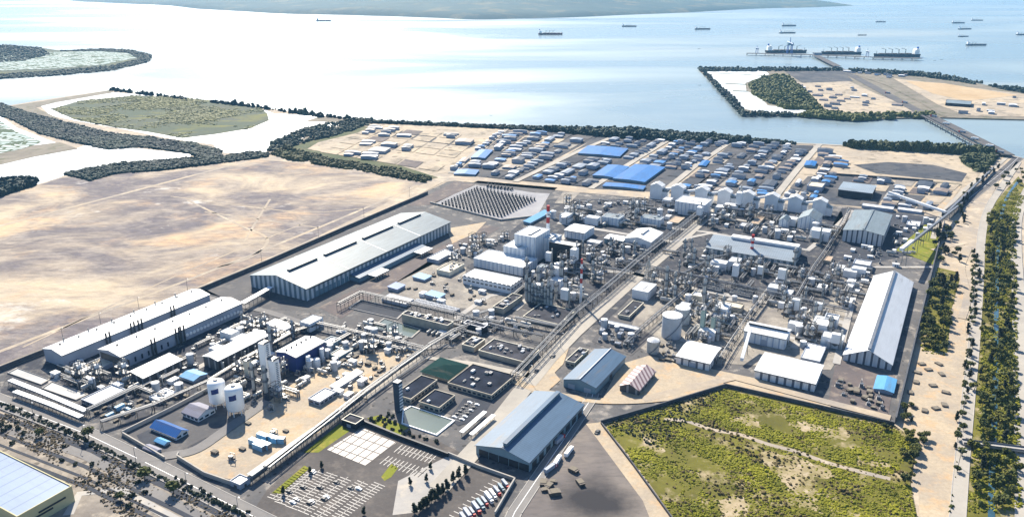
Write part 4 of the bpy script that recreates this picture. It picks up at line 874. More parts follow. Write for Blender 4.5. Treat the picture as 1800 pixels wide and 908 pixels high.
# row of pale towers and the galleries between them
TX = [(1152,350),(1189,353),(1231,357),(1271,361),(1311,365),(1354,369),(1395,373),(1438,378)]
nm = ['leftmost', 'second', 'third', 'fourth', 'fifth', 'sixth', 'seventh', 'rightmost']
for i, (x, y) in enumerate(TX):
    h = hgt(x, y-28, y); e = thing('transfer_tower', f'{nm[i]} pale tower of the row linked by conveyors before the estate', 'tower', x, y, None, 'row of pale towers at the back'); w = 17
    m = MB(); rectwall(m, -w/2, 0, w/2, 13, h*.82, 'y', h*.18); m.build('wall', WHITEC, e)
    m = MB(); slab(m, (-w/2-.4,-.4,h*.82),(0,-.4,h+.1),(0,13.4,h+.1),(-w/2-.4,13.4,h*.82)); slab(m, (0,-.4,h+.1),(w/2+.4,-.4,h*.82),(w/2+.4,13.4,h*.82),(0,13.4,h+.1)); m.build('roof', R_WHITE, e)
    m = MB(); m.box(w/2+.01, 2, 0, w/2+7, 11, h*.5); m.build('side_bay', WHITEC, e); m = MB(); slab(m, (w/2+.01,1.5,h*.66),(w/2+7.5,1.5,h*.5),(w/2+7.5,11.5,h*.5),(w/2+.01,11.5,h*.66), .3); m.build('bay_roof', R_PALE, e)
    OCC.append((G(x, y)-B*w/2, B, A, w+8, 13))
    if i < 7: x2, y2 = TX[i+1]; conveyor(f'conveyor gallery between the {nm[i]} and {nm[i+1]} pale towers', (x+7, y-2), 10, (x2-5, y2-3), 15, 3)
# ---------------------------------------------------------------- small equipment, one prototype of each kind
def proto(name, cat): return empty(name, (0,0,-500), 0, name.replace('_', ' ')+' among the plant equipment', cat)
def p_column():
    e = proto('process_column', 'column'); m = MB(); m.lathe([(1.5,0),(1.5,2),(1.3,2.2),(1.3,16),(.9,16.8),(.05,17.2)], 12); m.build('shell', PIPE, e, True)
    for z in (7, 13): m = MB(); m.lathe([(1.3,z),(2.5,z),(2.5,z+.2),(1.3,z+.2)], 12); m.lathe([(2.5,z+.2),(2.5,z+1.2)], 12); m.build('platform', STEEL, e)
    m = MB(); m.box(1.35,-.3,0,1.7,.3,15); m.build('ladder', DSTEEL, e); m = MB(); m.bar((-1.6,0,1),(-1.6,0,16.5),.3); m.bar((-1.6,0,16.5),(0,0,17.3),.3); m.build('overhead_pipe', PIPE, e); return e
def p_drum():
    e = proto('pressure_drum', 'vessel'); m = MB(); n = len(m.v); m.bar((0,-4,2.6),(0,4,2.6),1.4,k=14,cap=False); m.bar((0,-4.7,2.6),(0,-4,2.6),.7,1.4,14); m.bar((0,4,2.6),(0,4.7,2.6),1.4,.7,14); m.build('shell', PIPE, e, True)
    for y in (-2.6, 2.6): m = MB(); m.box(-1.2,y-.3,0,1.2,y+.3,2); m.build('saddle', CONC, e)
    m = MB(); m.bar((0,0,3.9),(0,0,5.2),.3); m.bar((0,0,5),(2.6,0,5),.25); m.build('nozzle_pipe', STEEL, e); return e
def p_vtank():
    e = proto('vertical_tank', 'tank'); m = MB(); m.lathe([(2.6,0),(2.6,6.5)], 16); m.build('shell', TANKM, e, True); m = MB(); m.lathe([(2.7,6.5),(.1,7.4)], 16); m.build('tank_roof', WHITEC, e); m = MB(); m.box(2.62,-.3,0,2.9,.3,7); m.build('ladder', STEEL, e); return e
def p_frame():
    e = proto('steel_structure', 'structure'); m = MB()
    for x in (-4,0,4):
        for y in (-3,3): m.bar((x,y,0),(x,y,12),.22,k=4)
    for z in (4,8,12):
        for y in (-3,3): m.bar((-4,y,z),(4,y,z),.2,k=4)
        for x in (-4,0,4): m.bar((x,-3,z),(x,3,z),.2,k=4)
    for y in (-3,3): m.bar((-4,y,0),(0,y,4),.14,k=4); m.bar((0,y,8),(4,y,12),.14,k=4)
    m.build('frame', RUST, e)
    for z in (4.2, 8.2): m = MB(); m.box(-4.2,-3.2,z,4.2,3.2,z+.15); m.build('deck', STEEL, e)
    m = MB(); m.lathe([(1.3,4.4),(1.3,10),(.1,11)], 10, -1.8, 0); m.build('vessel', PIPE, e, True); m = MB(); m.box(1,-1.5,8.4,3.4,1.5,10.5); m.build('equipment_box', WHITEC, e)
    m = MB(); m.bar((3,0,0),(3,0,14),.45,k=8); m.bar((2,2,0),(2,2,13),.3,k=6); m.build('riser_pipe', PIPE, e); return e
def p_skid():
    e = proto('equipment_skid', 'equipment'); m = MB(); m.box(-2.5,-1.6,0,2.5,1.6,.35); m.build('base', CONC, e); m = MB(); m.box(-2,-1.1,.35,.4,1.1,2.3); m.build('casing', STEEL, e); m = MB(); m.bar((.5,0,1.2),(2.2,0,1.2),.6,k=10); m.build('motor', DSTEEL, e); m = MB(); m.bar((-1,0,2.3),(-1,0,4),.2); m.bar((-1,0,4),(2.3,.6,4),.2); m.bar((2.3,.6,4),(2.3,.6,0),.2); m.build('pipe', PIPE, e); return e
def p_cabin():
    e = proto('equipment_cabin', 'cabin'); m = MB(); rectwall(m,-3,-2,3,2,3); m.build('wall', WHITEC, e); m = MB(); m.box(-3.2,-2.2,3,3.2,2.2,3.25); m.build('roof', R_WHITE, e); m = MB(); m.box(-.5,-2.08,0,.6,-2.01,2.1); m.build('door', DSTEEL, e); m = MB(); m.box(1.4,-2.08,1,2.5,-2.01,2); m.build('window', GLASS, e); return e
def p_cooler():
    e = proto('transformer', 'transformer'); m = MB(); m.box(-2.2,-1.4,0,2.2,1.4,3); m.build('casing', GREYW, e)
    for s in (-1, 1): m = MB(); [m.box(-1.9+.6*i, s*1.45-(.7 if s < 0 else 0), .4, -1.6+.6*i, s*1.45+(.7 if s > 0 else 0), 2.7) for i in range(7)]; m.build('radiator', STEEL, e)
    for x in (-1.2,0,1.2): m = MB(); m.bar((x,0,3),(x,0,4.3),.22,.12,8); m.build('bushing', PIPE, e)
    return e
def p_bag():
    e = proto('dust_collector', 'filter'); m = MB(); m.box(-3,-2.2,6,3,2.2,14); m.build('housing', WHITEC, e)
    m = MB(); [m.quad(*q) for q in (((-3,-2.2,6),(3,-2.2,6),(.4,-.4,2.6),(-.4,-.4,2.6)),((3,-2.2,6),(3,2.2,6),(.4,.4,2.6),(.4,-.4,2.6)),((3,2.2,6),(-3,2.2,6),(-.4,.4,2.6),(.4,.4,2.6)),((-3,2.2,6),(-3,-2.2,6),(-.4,-.4,2.6),(-.4,.4,2.6)))]; m.build('hopper', STEEL, e)
    for x in (-2.8,2.8):
        for y in (-2,2): m = MB(); m.bar((x,y,0),(x,y,6),.22,k=4); m.build('leg', STEEL, e)
    m = MB(); m.bar((3.6,0,0),(3.6,0,18),.7,k=10); m.bar((3,0,12),(3.6,0,12),.6); m.build('outlet_stack', PIPE, e); return e
def p_container():
    e = proto('container', 'container'); m = MB(); m.box(-1.25,-3,.1,1.25,3,2.7); m.build('body', SKYP, e); m = MB(); m.box(-1.15,-3.06,.2,1.15,-3.005,2.6); m.build('door', STEEL, e); return e
def p_pile():
    e = proto('material_stack', 'pile'); m = MB(); [m.box(-2+random.uniform(-.2,.2), -1.2, .5*i, 2, 1.2+random.uniform(-.2,.2), .5*i+.42) for i in range(3)]; m.build('bundles', RUST, e); m = MB(); m.box(-1.4,-1.3,1.52,1.4,1.3,1.6); m.build('tarpaulin', MUD, e); return e
def p_block():
    e = proto('plant_building', 'building'); m = MB(); rectwall(m,-5,-7,5,7,7,None,0,.5,.4); m.build('wall', WHITEC, e); m = MB(); m.box(-4.8,-6.8,6.6,4.8,6.8,7); m.build('roof', R_WHITE, e); m = MB(); m.box(-1.5,-7.08,0,1.5,-7.005,3.6); m.build('door', DSTEEL, e)
    for y in (-4.5,-1.5,1.5,4.5): m = MB(); m.box(5.005,y-1,3.5,5.09,y+1,5); m.build('window', GLASS, e)
    return e
def p_bundle():
    e = proto('pipe_bundle', 'pipes'); m = MB()
    for y in (-7,-2.4,2.4,7): m.bar((-1.6,y,0),(-1.6,y,3.6),.16,k=4); m.bar((1.6,y,0),(1.6,y,3.6),.16,k=4); m.bar((-1.7,y,3.5),(1.7,y,3.5),.15,k=4); m.bar((-1.7,y,1.9),(1.7,y,1.9),.13,k=4)
    m.build('support_frame', RUST, e)
    for i, (x, z, r, mt) in enumerate(((-1.3,3.9,.3,PIPE),(-.5,3.85,.22,DSTEEL),(.4,3.9,.3,STEEL),(1.2,3.85,.24,PIPE),(-.8,2.3,.3,RUST),(.7,2.3,.34,DSTEEL))): m = MB(); m.bar((x,-8,z),(x,8,z),r,k=6); m.bar((x,-8,z),(x,-8,.2),r,k=6); m.build('pipe', mt, e)
    return e
def p_pole():
    e = proto('lamp_post', 'lamp post'); m = MB(); m.bar((0,0,0),(0,0,10),.16,.1,6); m.bar((0,0,10),(1.6,0,10.4),.09,k=5); m.build('pole', STEEL, e); m = MB(); m.box(1.3,-.2,10.3,2.2,.2,10.5); m.build('lamp_head', WHITEC, e); return e
def p_bay():
    e = proto('switchgear_bay', 'switchgear'); m = MB(); m.box(-1.3,-2.2,0,1.3,2.2,.3); m.build('plinth', CONC, e); m = MB(); m.box(-.6,-.8,.3,.6,.8,3.6); m.build('casing', DSTEEL, e); m = MB(); m.bar((0,-1.6,.3),(0,-1.6,5),.15); m.bar((0,1.6,.3),(0,1.6,5),.15); m.bar((0,-1.6,5),(0,1.6,5),.1); m.build('busbar', STEEL, e); return e
PO = {k: Pool(f()) for k, f in dict(column=p_column, drum=p_drum, vtank=p_vtank, frame=p_frame, skid=p_skid, cabin=p_cabin, cooler=p_cooler, bag=p_bag, container=p_container, pile=p_pile, pole=p_pole, bay=p_bay, block=p_block, bundle=p_bundle).items()}
KL = dict(column=('slim pale process column', 'process columns'), drum=('horizontal pressure drum on saddles', 'pressure drums'), vtank=('small upright cone roofed tank', 'small tanks'), frame=('open decked steel structure', 'steel structures'),
  skid=('small pump skid', 'pump skids'), cabin=('small white equipment cabin', 'equipment cabins'), cooler=('grey finned transformer box', 'transformers'), bag=('white dust collector on legs', 'dust collectors'), container=('pale blue shipping container', 'containers'), pile=('low stack of bundled material', 'material stacks'), pole=('thin grey lamp post', 'lamp posts'), bundle=('low bundle of pipes on frames', 'pipe bundles'), block=('plain white flat roofed plant building', 'plant buildings'), bay=('dark switchgear bay', 'switchgear bays'))
def put(kind, p, rz, where, sc=None):
    l, g = KL[kind]; return PO[kind].put(p, rz, sc, f'{l} {where}', f'{g} {where}')
def fill(poly, where, spec, gap=7, clear=1.2, srange=(.8, 1.25)):
    """spec: (kind, number) pairs scattered on free ground of one yard, aligned with the plant grid"""
    for kind, n in spec:
        for p in scatter(poly, n, gap if kind not in ('frame', 'bag') else gap+2, clear):
            s = random.uniform(*srange); put(kind, p, RZ + random.choice((0, math.pi/2)), where, (s, s, s*random.uniform(.8, 1.3)))
fill([(395,690),(405,655),(455,610),(480,605),(500,650),(515,700),(440,716)], 'around the white twin towers', (('bundle',5),('frame',4),('drum',7),('column',4),('skid',14),('cabin',4)), 6)
fill([(520,640),(600,600),(640,640),(560,660),(520,690)], 'between the navy hall and sandy yard', (('skid',14),('vtank',6),('pile',9),('drum',6),('cabin',4)), 5.5)
fill([(585,590),(600,572),(650,570),(720,600),(730,618),(640,620)], 'left of the dark cooling pool', (('bundle',7),('vtank',7),('drum',9),('skid',14),('frame',2),('cabin',3)), 5)
fill([(85,655),(140,632),(235,660),(320,625),(360,650),(330,690),(150,690)], 'in the yard below the two long sheds', (('bundle',8),('skid',14),('drum',7),('cabin',8),('frame',3),('vtank',5),('pile',10)), 6.5)
fill([(320,620),(440,560),(550,575),(500,600),(380,625)], 'along the right long shed', (('bundle',10),('block',4),('frame',3),('vtank',6),('skid',12),('drum',8),('column',2)), 6)
fill([(165,725),(245,695),(310,695),(370,690),(260,715),(200,745)], 'on the scrubby plot by the front hedge', (('pile',16),('skid',8),('container',3)), 6)
fill([(705,505),(790,470),(870,515),(860,540),(790,540),(700,515)], 'on the white yard by the long hall', (('pile',10),('skid',9),('cabin',4)), 6.5)
fill([(780,440),(850,420),(890,420),(840,450),(800,470)], 'left of the turbine hall', (('frame',6),('vtank',5),('skid',9),('drum',6),('cabin',4)), 6)
fill([(915,470),(1010,465),(1060,490),(1010,540),(920,535)], 'below the near black boiler hall', (('bundle',8),('column',9),('frame',9),('bag',5),('drum',8),('skid',10),('vtank',6)), 5.5, 1, (.9,1.5))
fill([(1020,440),(1110,430),(1170,430),(1110,470),(1040,475)], 'between boiler hall and avenue', (('bundle',8),('frame',7),('drum',9),('skid',10),('vtank',5),('column',4),('cabin',3)), 6)
fill([(970,360),(1150,352),(1190,365),(1180,405),(1050,400),(970,395)], 'in the back yard behind the striped chimney', (('bundle',14),('block',4),('frame',6),('cabin',9),('drum',12),('skid',14),('vtank',7)), 9, 1.5, (1,1.6))
fill([(1200,375),(1290,372),(1440,395),(1470,405),(1440,430),(1260,405)], 'in the yard before the row of pale towers', (('bundle',14),('block',4),('frame',7),('cabin',9),('drum',12),('skid',14),('vtank',7),('bag',3)), 8, 1.5, (1,1.6))
fill([(1170,445),(1240,440),(1380,470),(1440,470),(1430,535),(1330,515),(1200,490)], 'among the dark vessels below the grey roofed hall', (('bundle',22),('block',6),('column',10),('frame',9),('drum',14),('skid',16),('vtank',8),('bag',3)), 6.2, 1, (.8,1.3))
fill([(1140,500),(1200,495),(1220,510),(1170,540)], 'in the pipework right of the white cube', (('frame',6),('column',5),('skid',8),('drum',5)), 5, .8)
fill([(1200,525),(1330,530),(1320,560),(1290,590),(1240,605),(1200,590)], 'in the pale tank yard', (('bundle',12),('block',4),('vtank',8),('frame',4),('drum',10),('skid',16),('column',4),('cabin',4)), 5.5, 1)
fill([(1350,530),(1440,550),(1480,565),(1465,620),(1400,612),(1395,575)], 'right of the tall blue striped shed', (('bundle',10),('block',5),('vtank',9),('bag',4),('frame',4),('drum',10),('skid',14),('column',3)), 5.5, 1)
fill([(1420,480),(1480,470),(1540,475),(1500,540),(1440,540)], 'left of the big storage hall', (('bundle',9),('block',6),('frame',4),('drum',9),('cabin',6),('column',4),('skid',8)), 6.5, 1)
fill([(1480,445),(1600,415),(1610,440),(1580,470),(1490,460)], 'in the yard south of the twin roof hall', (('cabin',8),('skid',8),('drum',5)), 8, 1)
fill([(1570,380),(1640,385),(1630,420),(1570,430)], 'right of the twin roof hall', (('cabin',7),('skid',7),('vtank',4)), 8, 1)
fill([(1060,575),(1130,590),(1110,615),(1050,600)], 'in the fenced utility yard', (('cooler',9),('skid',8),('vtank',4)), 5, .8)
fill([(1150,610),(1180,600),(1200,640),(1160,640)], 'beside the lone cone tank', (('skid',7),('pile',6)), 5, .8)
fill([(950,590),(900,575),(850,590),(800,600),(760,585),(870,550),(930,575)], 'around the tan flat blocks', (('bundle',10),('skid',14),('cabin',5),('vtank',5),('drum',6)), 5.5, 1)
fill([(330,800),(395,765),(520,690),(560,730),(430,820)], 'on the open sandy yard', (('pile',5),('skid',3)), 9, 1)
fill([(600,650),(725,625),(640,690),(560,720)], 'along the far end of the sandy yard', (('pile',10),('cabin',4),('skid',8)), 6, 1)
fill([(1470,660),(1560,690),(1550,730),(1460,700)], 'in front of the big storage hall', (('pile',9),('skid',6)), 7, 1)
# rows of coolers, containers and the switchyard grid
def grid(kind, corners, nx, ny, where, rz=RZ, sc=1.0, jit=.3, drop=0):
    a, b, c, d = (G(*p) for p in corners)
    for j in range(ny):
        for i in range(nx):
            if random.random() < drop: continue
            u, v = (i+.5)/nx, (j+.5)/ny; p = (a*(1-u)+b*u)*(1-v)+(d*(1-u)+c*u)*v + Vector((random.uniform(-jit,jit), random.uniform(-jit,jit), 0)); put(kind, p, rz, where, sc)
grid('cooler', [(722,536),(795,553),(810,546),(735,528)], 12, 3, 'in the rows behind the long tan block', sc=.9)
grid('bay', [(772,361),(882,383),(945,352),(838,331)], 17, 13, 'in the large switchyard grid', sc=1.2, jit=.15)
grid('bay', [(852,330),(900,336),(905,333),(856,327)], 8, 2, 'in the double row at the switchyard back', sc=1.1)
for x, y, r in ((463,771,0),(481,775,0),(449,781,0),(466,786,0),(456,789,0),(490,777,.4)): put('container', G(x, y), RZ+math.pi/2+r, 'on the sandy yard near the covered pipeway', 1.5)
for i in range(6): put('drum', G(755+8*i, 585+2*i), RZ, 'beside the dark cooling pool', .8)
for i in range(9): put('column', G(925+5.5*i, 528+1.6*i), RZ, 'in the line under the filter houses', (1, 1, random.uniform(1, 1.6)))
grid('skid', [(1225,508),(1268,518),(1276,508),(1233,499)], 9, 2, 'in the left bank of cell rows', sc=1.1)
grid('skid', [(1282,520),(1318,528),(1326,518),(1290,510)], 8, 2, 'in the right bank of cell rows', sc=1.1)
# lamp posts
for where, pts in (('along the front road', [(60,735),(150,776),(240,816),(330,862),(420,905)]), ('along the field road', [(112,600),(178,573),(245,545),(330,511),(460,458),(560,416),(640,383),(720,346)]), ('along the central avenue', [(930,668),(985,610),(1040,556),(1100,500),(1165,445)]), ('along the plain road right', [(1703,620),(1693,720),(1684,820),(1711,520)])):
    for p in pts: put('pole', G(*p), RZ, where, 1.3)
# ---------------------------------------------------------------- walls and fences
def wall(label, pts, h, t=.4, mat=CONC, name='perimeter_wall', cat='wall', post=6):
    P = path(pts); c = P[0].copy(); e = empty(name, c, 0, label, cat); m = MB(); q_ = MB()
    for i in range(len(P)-1):
        p, q = P[i]-c, P[i+1]-c; d = (q-p).normalized(); n = Vector((d.y,-d.x,0))*t/2; slab(m, p-n, p+n, q+n, q-n, h); L_ = (q-p).length
        slab(q_, p-n*1.8+Vector((0,0,h)), p+n*1.8+Vector((0,0,h)), q+n*1.8+Vector((0,0,h)), q-n*1.8+Vector((0,0,h)), .25)
    m.build('wall_panel', mat, e); q_.build('coping', mat, e)
DW = plain('dark_wall', (.08,.085,.10), .8, .2, .3)
wall('dark boundary wall between the bare field and the plant', [(0,652),(60,628),(200,574),(350,513),(470,463),(600,406),(700,363),(752,341)], 4, .6, DW)
wall('dark boundary wall at the right of the storage hall', [(1573,744),(1605,612),(1642,462),(1660,392)], 5, .6, DW)
wall('low boundary wall round the scrub field, upper edge', [(1056,745),(1160,715),(1275,680),(1420,713),(1572,748)], 3, .5, DW)
wall('low boundary wall between scrub field and stockyard track', [(1056,745),(1110,815),(1190,925)], 2, .4, DW)
wall('low wall round the sandy yard near the front road', [(315,800),(312,806),(360,836),(424,858)], 3, .5)
wall('low wall between sandy yard and pipe rack street', [(424,852),(540,766),(640,693),(738,618)], 3, .5)
wall('yard wall between service plot and scrubby plot', [(215,764),(300,722),(372,684)], 3, .5)
wall('front wall of the service plot by the road hedge', [(215,764),(270,796),(290,808)], 2.5, .5)
wall('black wall between the front car lot and the gardens', [(622,738),(700,770),(775,798),(788,803)], 3, .8, BLACKW)
wall('wall between truck lot and the blue grey warehouse road', [(788,800),(840,822),(905,845),(870,905)], 2.5, .5)
wall('long wall on the far side of the flat blue hall', [(1440,306),(1560,314),(1640,320)], 3, 1, DW)
wall('dark wall beside the port road towards the plant', [(1722,330),(1690,352),(1655,380)], 5, .8, DW)
wall('pale low wall around the switchyard apron', [(756,357),(880,388),(950,380)], 2, .8)
# carport strips and stalls
for lab, p, q in (('left of two long white bus shelter roofs by the office parking', (811,766), (853,729)), ('right of two long white bus shelter roofs by the warehouse', (828,770), (868,735))):
    a, b = G(*p), G(*q); d = b-a; Lg = d.length; e = empty('carport_roof', a, math.atan2(d.y, d.x), lab, 'carport'); m = MB(); m.box(0,-1.6,3,Lg,1.6,3.3); m.build('roof', WHITE, e); m = MB()
    for i in range(7): m.bar((Lg*i/6.001+.2,0,0),(Lg*i/6.001+.2,0,3),.15,k=5)
    m.build('support_frame', STEEL, e)
m = MB()
def stalls(m, p, q, depth, n, z):
    a, b = G(*p), G(*q); d = (b-a); Lg = d.length; d.normalize(); nn = Vector((d.y,-d.x,0)); k = int(Lg/n)
    for s in (-1, 1):
        for i in range(k+1):
            c = a+d*(n*i); u = d*.27; m.quad(*[(v.x, v.y, z) for v in (c-u, c+nn*s*depth-u, c+nn*s*depth+u, c+u)][::s])
    for o in (-.0, ):
        u = nn*.2; m.quad(*[(v.x, v.y, z) for v in (a-u, a+u, b+u, b-u)])
for p, q in (((493,884),(562,826)),((512,892),(585,832)),((533,900),(612,838)),((556,910),(640,846)),((583,918),(668,850)),((480,876),(545,823))): stalls(m, p, q, 4.4, 2.5, 5*Z)
for p, q in (((676,808),(745,832)),((700,788),(765,808))): stalls(m, p, q, 5, 3, 5*Z)
stalls(m, (805,912), (885,845), 6.5, 4.2, 5*Z)
struct('parking_marking', m, plain('worn_paint', (.50,.48,.45), .7, .3, .25))
m = MB(); stalls(m, (800,738), (835,705), 4, 3, 5*Z+.1); struct('parking_marking', m, plain('faded_paint', (.22,.22,.22), .8, .3, .3))
# ================================================================ VEGETATION
def crown(m, cx, cy, cz, rx, rz, n, s, flatk=1.0):
    for _ in range(n):
        while True:
            x, y, z = (random.uniform(-1, 1) for _ in range(3)); r = x*x+y*y+z*z
            if .12 < r < 1 and noise.noise(Vector((x*1.7+cx, y*1.7+cy, z*1.7+cz))) > -.22: break
        c = Vector((cx+x*rx, cy+y*rx, cz+z*rz)); q = s*random.uniform(.6, 1.4)
        u = Vector((random.gauss(0,1), random.gauss(0,1), random.gauss(0,.5))).normalized(); w = u.cross(Vector((random.gauss(0,.6), random.gauss(0,.6), 1))).normalized()
        m.quad(c-u*q-w*q*.6, c+u*q*.2-w*q, c+u*q+w*q*.5, c-u*q*.3+w*q)
def p_tree(kind):
    e = empty('tree', (0,0,-500), 0, 'tree', 'tree'); H = 9
    m = MB(); m.bar((0,0,0),(.2,.1,H*.55),.32,.16,6); 
    for i in range(5): t = i*1.3; m.bar((.1,.05,H*(.3+.05*i)),(math.cos(t)*2,math.sin(t)*2,H*(.52+.05*i)),.13,.05,4)
    m.build('trunk', BARK, e); m = MB()
    if kind == 0:
        for _ in range(5): a = random.uniform(0,6.28); crown(m, math.cos(a)*1.5, math.sin(a)*1.5, H*random.uniform(.5,.78), 2.3, 1.9, 70, .62)
    elif kind == 1:
        for i in range(4): crown(m, random.uniform(-.5,.5), random.uniform(-.5,.5), H*(.35+.18*i), 2.1-.38*i, 1.7, 75, .55)
    else:
        for _ in range(6): a = random.uniform(0,6.28); crown(m, math.cos(a)*2.1, math.sin(a)*2.1, H*random.uniform(.45,.62), 1.9, 1.5, 62, .6)
    m.build('crown', (LEAF, LEAFD, LEAFY)[kind], e); return e
def p_shrub():
    e = empty('shrub', (0,0,-500), 0, 'shrub', 'shrub'); m = MB()
    for _ in range(4): a = random.uniform(0, 6.28); crown(m, math.cos(a)*.9, math.sin(a)*.9, 1.1, 1.2, 1.0, 50, .4)
    m.build('foliage', LEAFD, e); m = MB(); [m.bar((0,0,0), (math.cos(t)*.9, math.sin(t)*.9, 1.1), .1, .04, 4) for t in (0,2,4)]; m.build('stem', BARK, e); return e
TP = [Pool(p_tree(k)) for k in (0, 1, 2)] + [Pool(p_shrub())]
TL = ('rounded green tree', 'dark narrow tree', 'spreading yellow green tree', 'low dark shrub')
def tree(p, k, where, s=1.0): TP[k].put(p, random.uniform(0, 6.28), (s, s, s*random.uniform(.85, 1.2)), f'{TL[k]} {where}', f'{TL[k]}s {where}')
def treeline(pts, n, spread, where, ks, s=(.7, 1.15)):
    P = path(pts, True); T = sum((P[i+1]-P[i]).length for i in range(len(P)-1))
    for i in range(n):
        t = T*(i+random.uniform(.1,.9))/n; j = 0
        while j < len(P)-2 and t > (P[j+1]-P[j]).length: t -= (P[j+1]-P[j]).length; j += 1
        d = (P[j+1]-P[j]); q = P[j]+d*min(1, t/max(d.length, .01)); nn = Vector((d.y,-d.x,0)).normalized()
        tree(q+nn*random.uniform(-spread, spread), random.choice(ks), where, random.uniform(*s))
treeline([(1752,296),(1725,318),(1703,340),(1690,368),(1686,400)], 26, 5, 'in the row above the plain right road', (0,1,1))
treeline([(1712,445),(1715,500),(1706,580),(1698,660),(1688,740),(1678,830)], 38, 3, 'lining the left edge of the right road', (0,0,1), (.55,.95))
treeline([(1752,375),(1746,420),(1744,500),(1740,580),(1735,660),(1728,740),(1726,830),(1725,890)], 62, 8, 'between the right road and the canal', (0,1,2,2))
treeline([(1778,385),(1770,430),(1768,500),(1768,600),(1766,700),(1764,800),(1766,890)], 56, 7, 'between the canal and the highway', (0,0,1,2))
treeline([(1800,300),(1775,320),(1765,335)], 12, 14, 'at the bend of the highway', (0,2))
for poly, n, where, ks, s in (([(1640,412),(1660,395),(1680,405),(1672,432),(1640,432)], 12, 'in the clump beside the port road end', (0,1), (.8,1.2)), ([(1645,440),(1680,438),(1690,462),(1650,465)], 10, 'in the clump below the green verge', (0,1), (.8,1.2)),
    ([(1640,490),(1680,495),(1672,545),(1628,540)], 22, 'in the dark grove right of the storage hall wall', (0,0,1), (.9,1.3)), ([(1626,550),(1670,550),(1662,622),(1620,615)], 34, 'in the bright grove above the pale rubble plots', (2,2,0), (.8,1.2)),
    ([(1580,735),(1600,700),(1612,720),(1600,745)], 6, 'by the corner of the right boundary wall', (0,1), (.5,.8)), ([(1585,750),(1612,770),(1605,840),(1590,850)], 18, 'at the right edge of the scrub field', (2,0), (.5,.9))):
    P = scatter(poly, n, 2.2, 0, False)
    for p in P: tree(p, random.choice(ks), where, random.uniform(*s))
for x, y in ((819,834),(807,842),(797,847),(786,861),(779,868),(771,872),(765,879),(758,883),(751,890),(744,893),(738,898),(729,902)): tree(G(x, y), 1, 'in the dense row between the gate plaza and truck lot', random.uniform(.75, .95))
for x, y in ((757,824),(750,846),(721,852),(498,868),(545,831),(566,822),(640,905)): tree(G(x, y), 1, 'standing alone on the front car lot', .6)
treeline([(0,708),(75,740),(150,775),(240,815)], 22, 2, 'along the front road hedge', (3,), (.6,1.0))
treeline([(300,838),(360,866),(440,905)], 12, 2, 'along the front road below the gate', (3,), (.6,1))
for poly, n, where in (([(60,760),(120,745),(320,862),(420,905),(200,905),(140,840)], 24, 'on the rough ground beside the giant pale blue roof'), ([(0,735),(40,745),(60,790),(0,775)], 8, 'on the rough ground at the left edge')):
    for p in scatter(poly, n, 4, .5, False): tree(p, random.choice((3,3,3,0)), where, random.uniform(.6, 1.2) if True else 1)
for p in scatter([(650,730),(690,725),(700,745),(720,760),(770,778),(700,765),(650,742)], 22, 3, .5, False): tree(p, 3, 'in the garden round the pale pool', random.uniform(.6, 1))
for x, y in ((1555,755),(1618,772),(1628,770),(1622,780),(1612,797)): tree(G(x, y), 0, 'as dark dots on the sand right of the scrub field', .7)
# shrubs of the scrub field: ground cover nobody could count
def carpet(name, poly, n, s, mat, label, zk=.5, thr=0.0, fr=.02, seed=0, kk=6, base=0, exc=()):
    EX = [[G(*q) for q in e] for e in exc]; P = [G(*p) for p in poly]; x0, x1 = min(p.x for p in P), max(p.x for p in P); y0, y1 = min(p.y for p in P), max(p.y for p in P); m = MB(); k = 0; c = 0
    while c < n and k < n*12:
        k += 1; p = Vector((random.uniform(x0, x1), random.uniform(y0, y1), 0))
        if not inside(p, P): continue
        if EX and random.random() > .25:
            w = p+Vector((noise.noise(p*.06)*9+noise.noise(p*.3)*3, noise.noise(p*.06+Vector((9,9,9)))*9, 0))
            if any(inside(w, e) for e in EX): continue
        v = noise.fractal(Vector((p.x*fr+seed, p.y*fr, 3)), 1, 2, 4)
        if v < thr + random.uniform(-.25, .25): continue
        q = s*random.uniform(.5, 1.35)*(1+.5*max(0, v)); m.dome(p.x, p.y, base, q, q, q*zk*random.uniform(.8, 2.0), kk, 2, .35, 0); c += 1
    o = m.build(name, mat); tag(o, label, 'vegetation', None, 'stuff')
def notpath(poly): return poly
carpet('scrub', [(1066,748),(1275,686),(1400,715),(1568,750),(1604,780),(1598,815),(1560,838),(1450,805),(1350,773),(1250,748),(1170,732)], 9500, .85, BUSHM, 'yellow green scrub covering the upper part of the walled field', .6, -.07, .035, exc=CLEAR)
carpet('scrub', [(1066,750),(1165,738),(1250,757),(1350,784),(1450,816),(1555,848),(1600,855),(1612,930),(1600,980),(1230,980),(1170,890),(1110,808)], 13000, .85, BUSHM, 'yellow green scrub covering the lower part of the walled field', .6, -.08, .035, 5, exc=CLEAR)
carpet('ground_cover', [(1735,375),(1785,330),(1800,345),(1786,400),(1788,560),(1796,900),(1700,900),(1722,700),(1728,540),(1735,430)], 14000, 1.0, BUSHM, 'low green and brown growth beside the canal', .7, -.1, .05, 9)
carpet('ground_cover', [(1648,470),(1685,480),(1672,560),(1664,625),(1622,620),(1615,590)], 900, .9, BUSHM, 'low growth under the groves right of the boundary wall', .7, -.2, .05, 3)
carpet('ground_cover', [(-60,695),(0,720),(150,780),(300,852),(440,922),(330,990),(130,850),(40,780),(-60,750)], 1900, .7, leafm('dry_bush', (.035,.032,.02), (.13,.10,.06), .06), 'dry brown bushes on the rough front strip', .8, -.02, .03, 4)
carpet('hedge', [(-20,700),(0,707),(150,770),(330,859),(450,912),(447,917),(330,865),(150,777),(0,714)], 1500, 1.0, LEAFD, 'dark hedge following the front road', 1, -1, .02, 4)
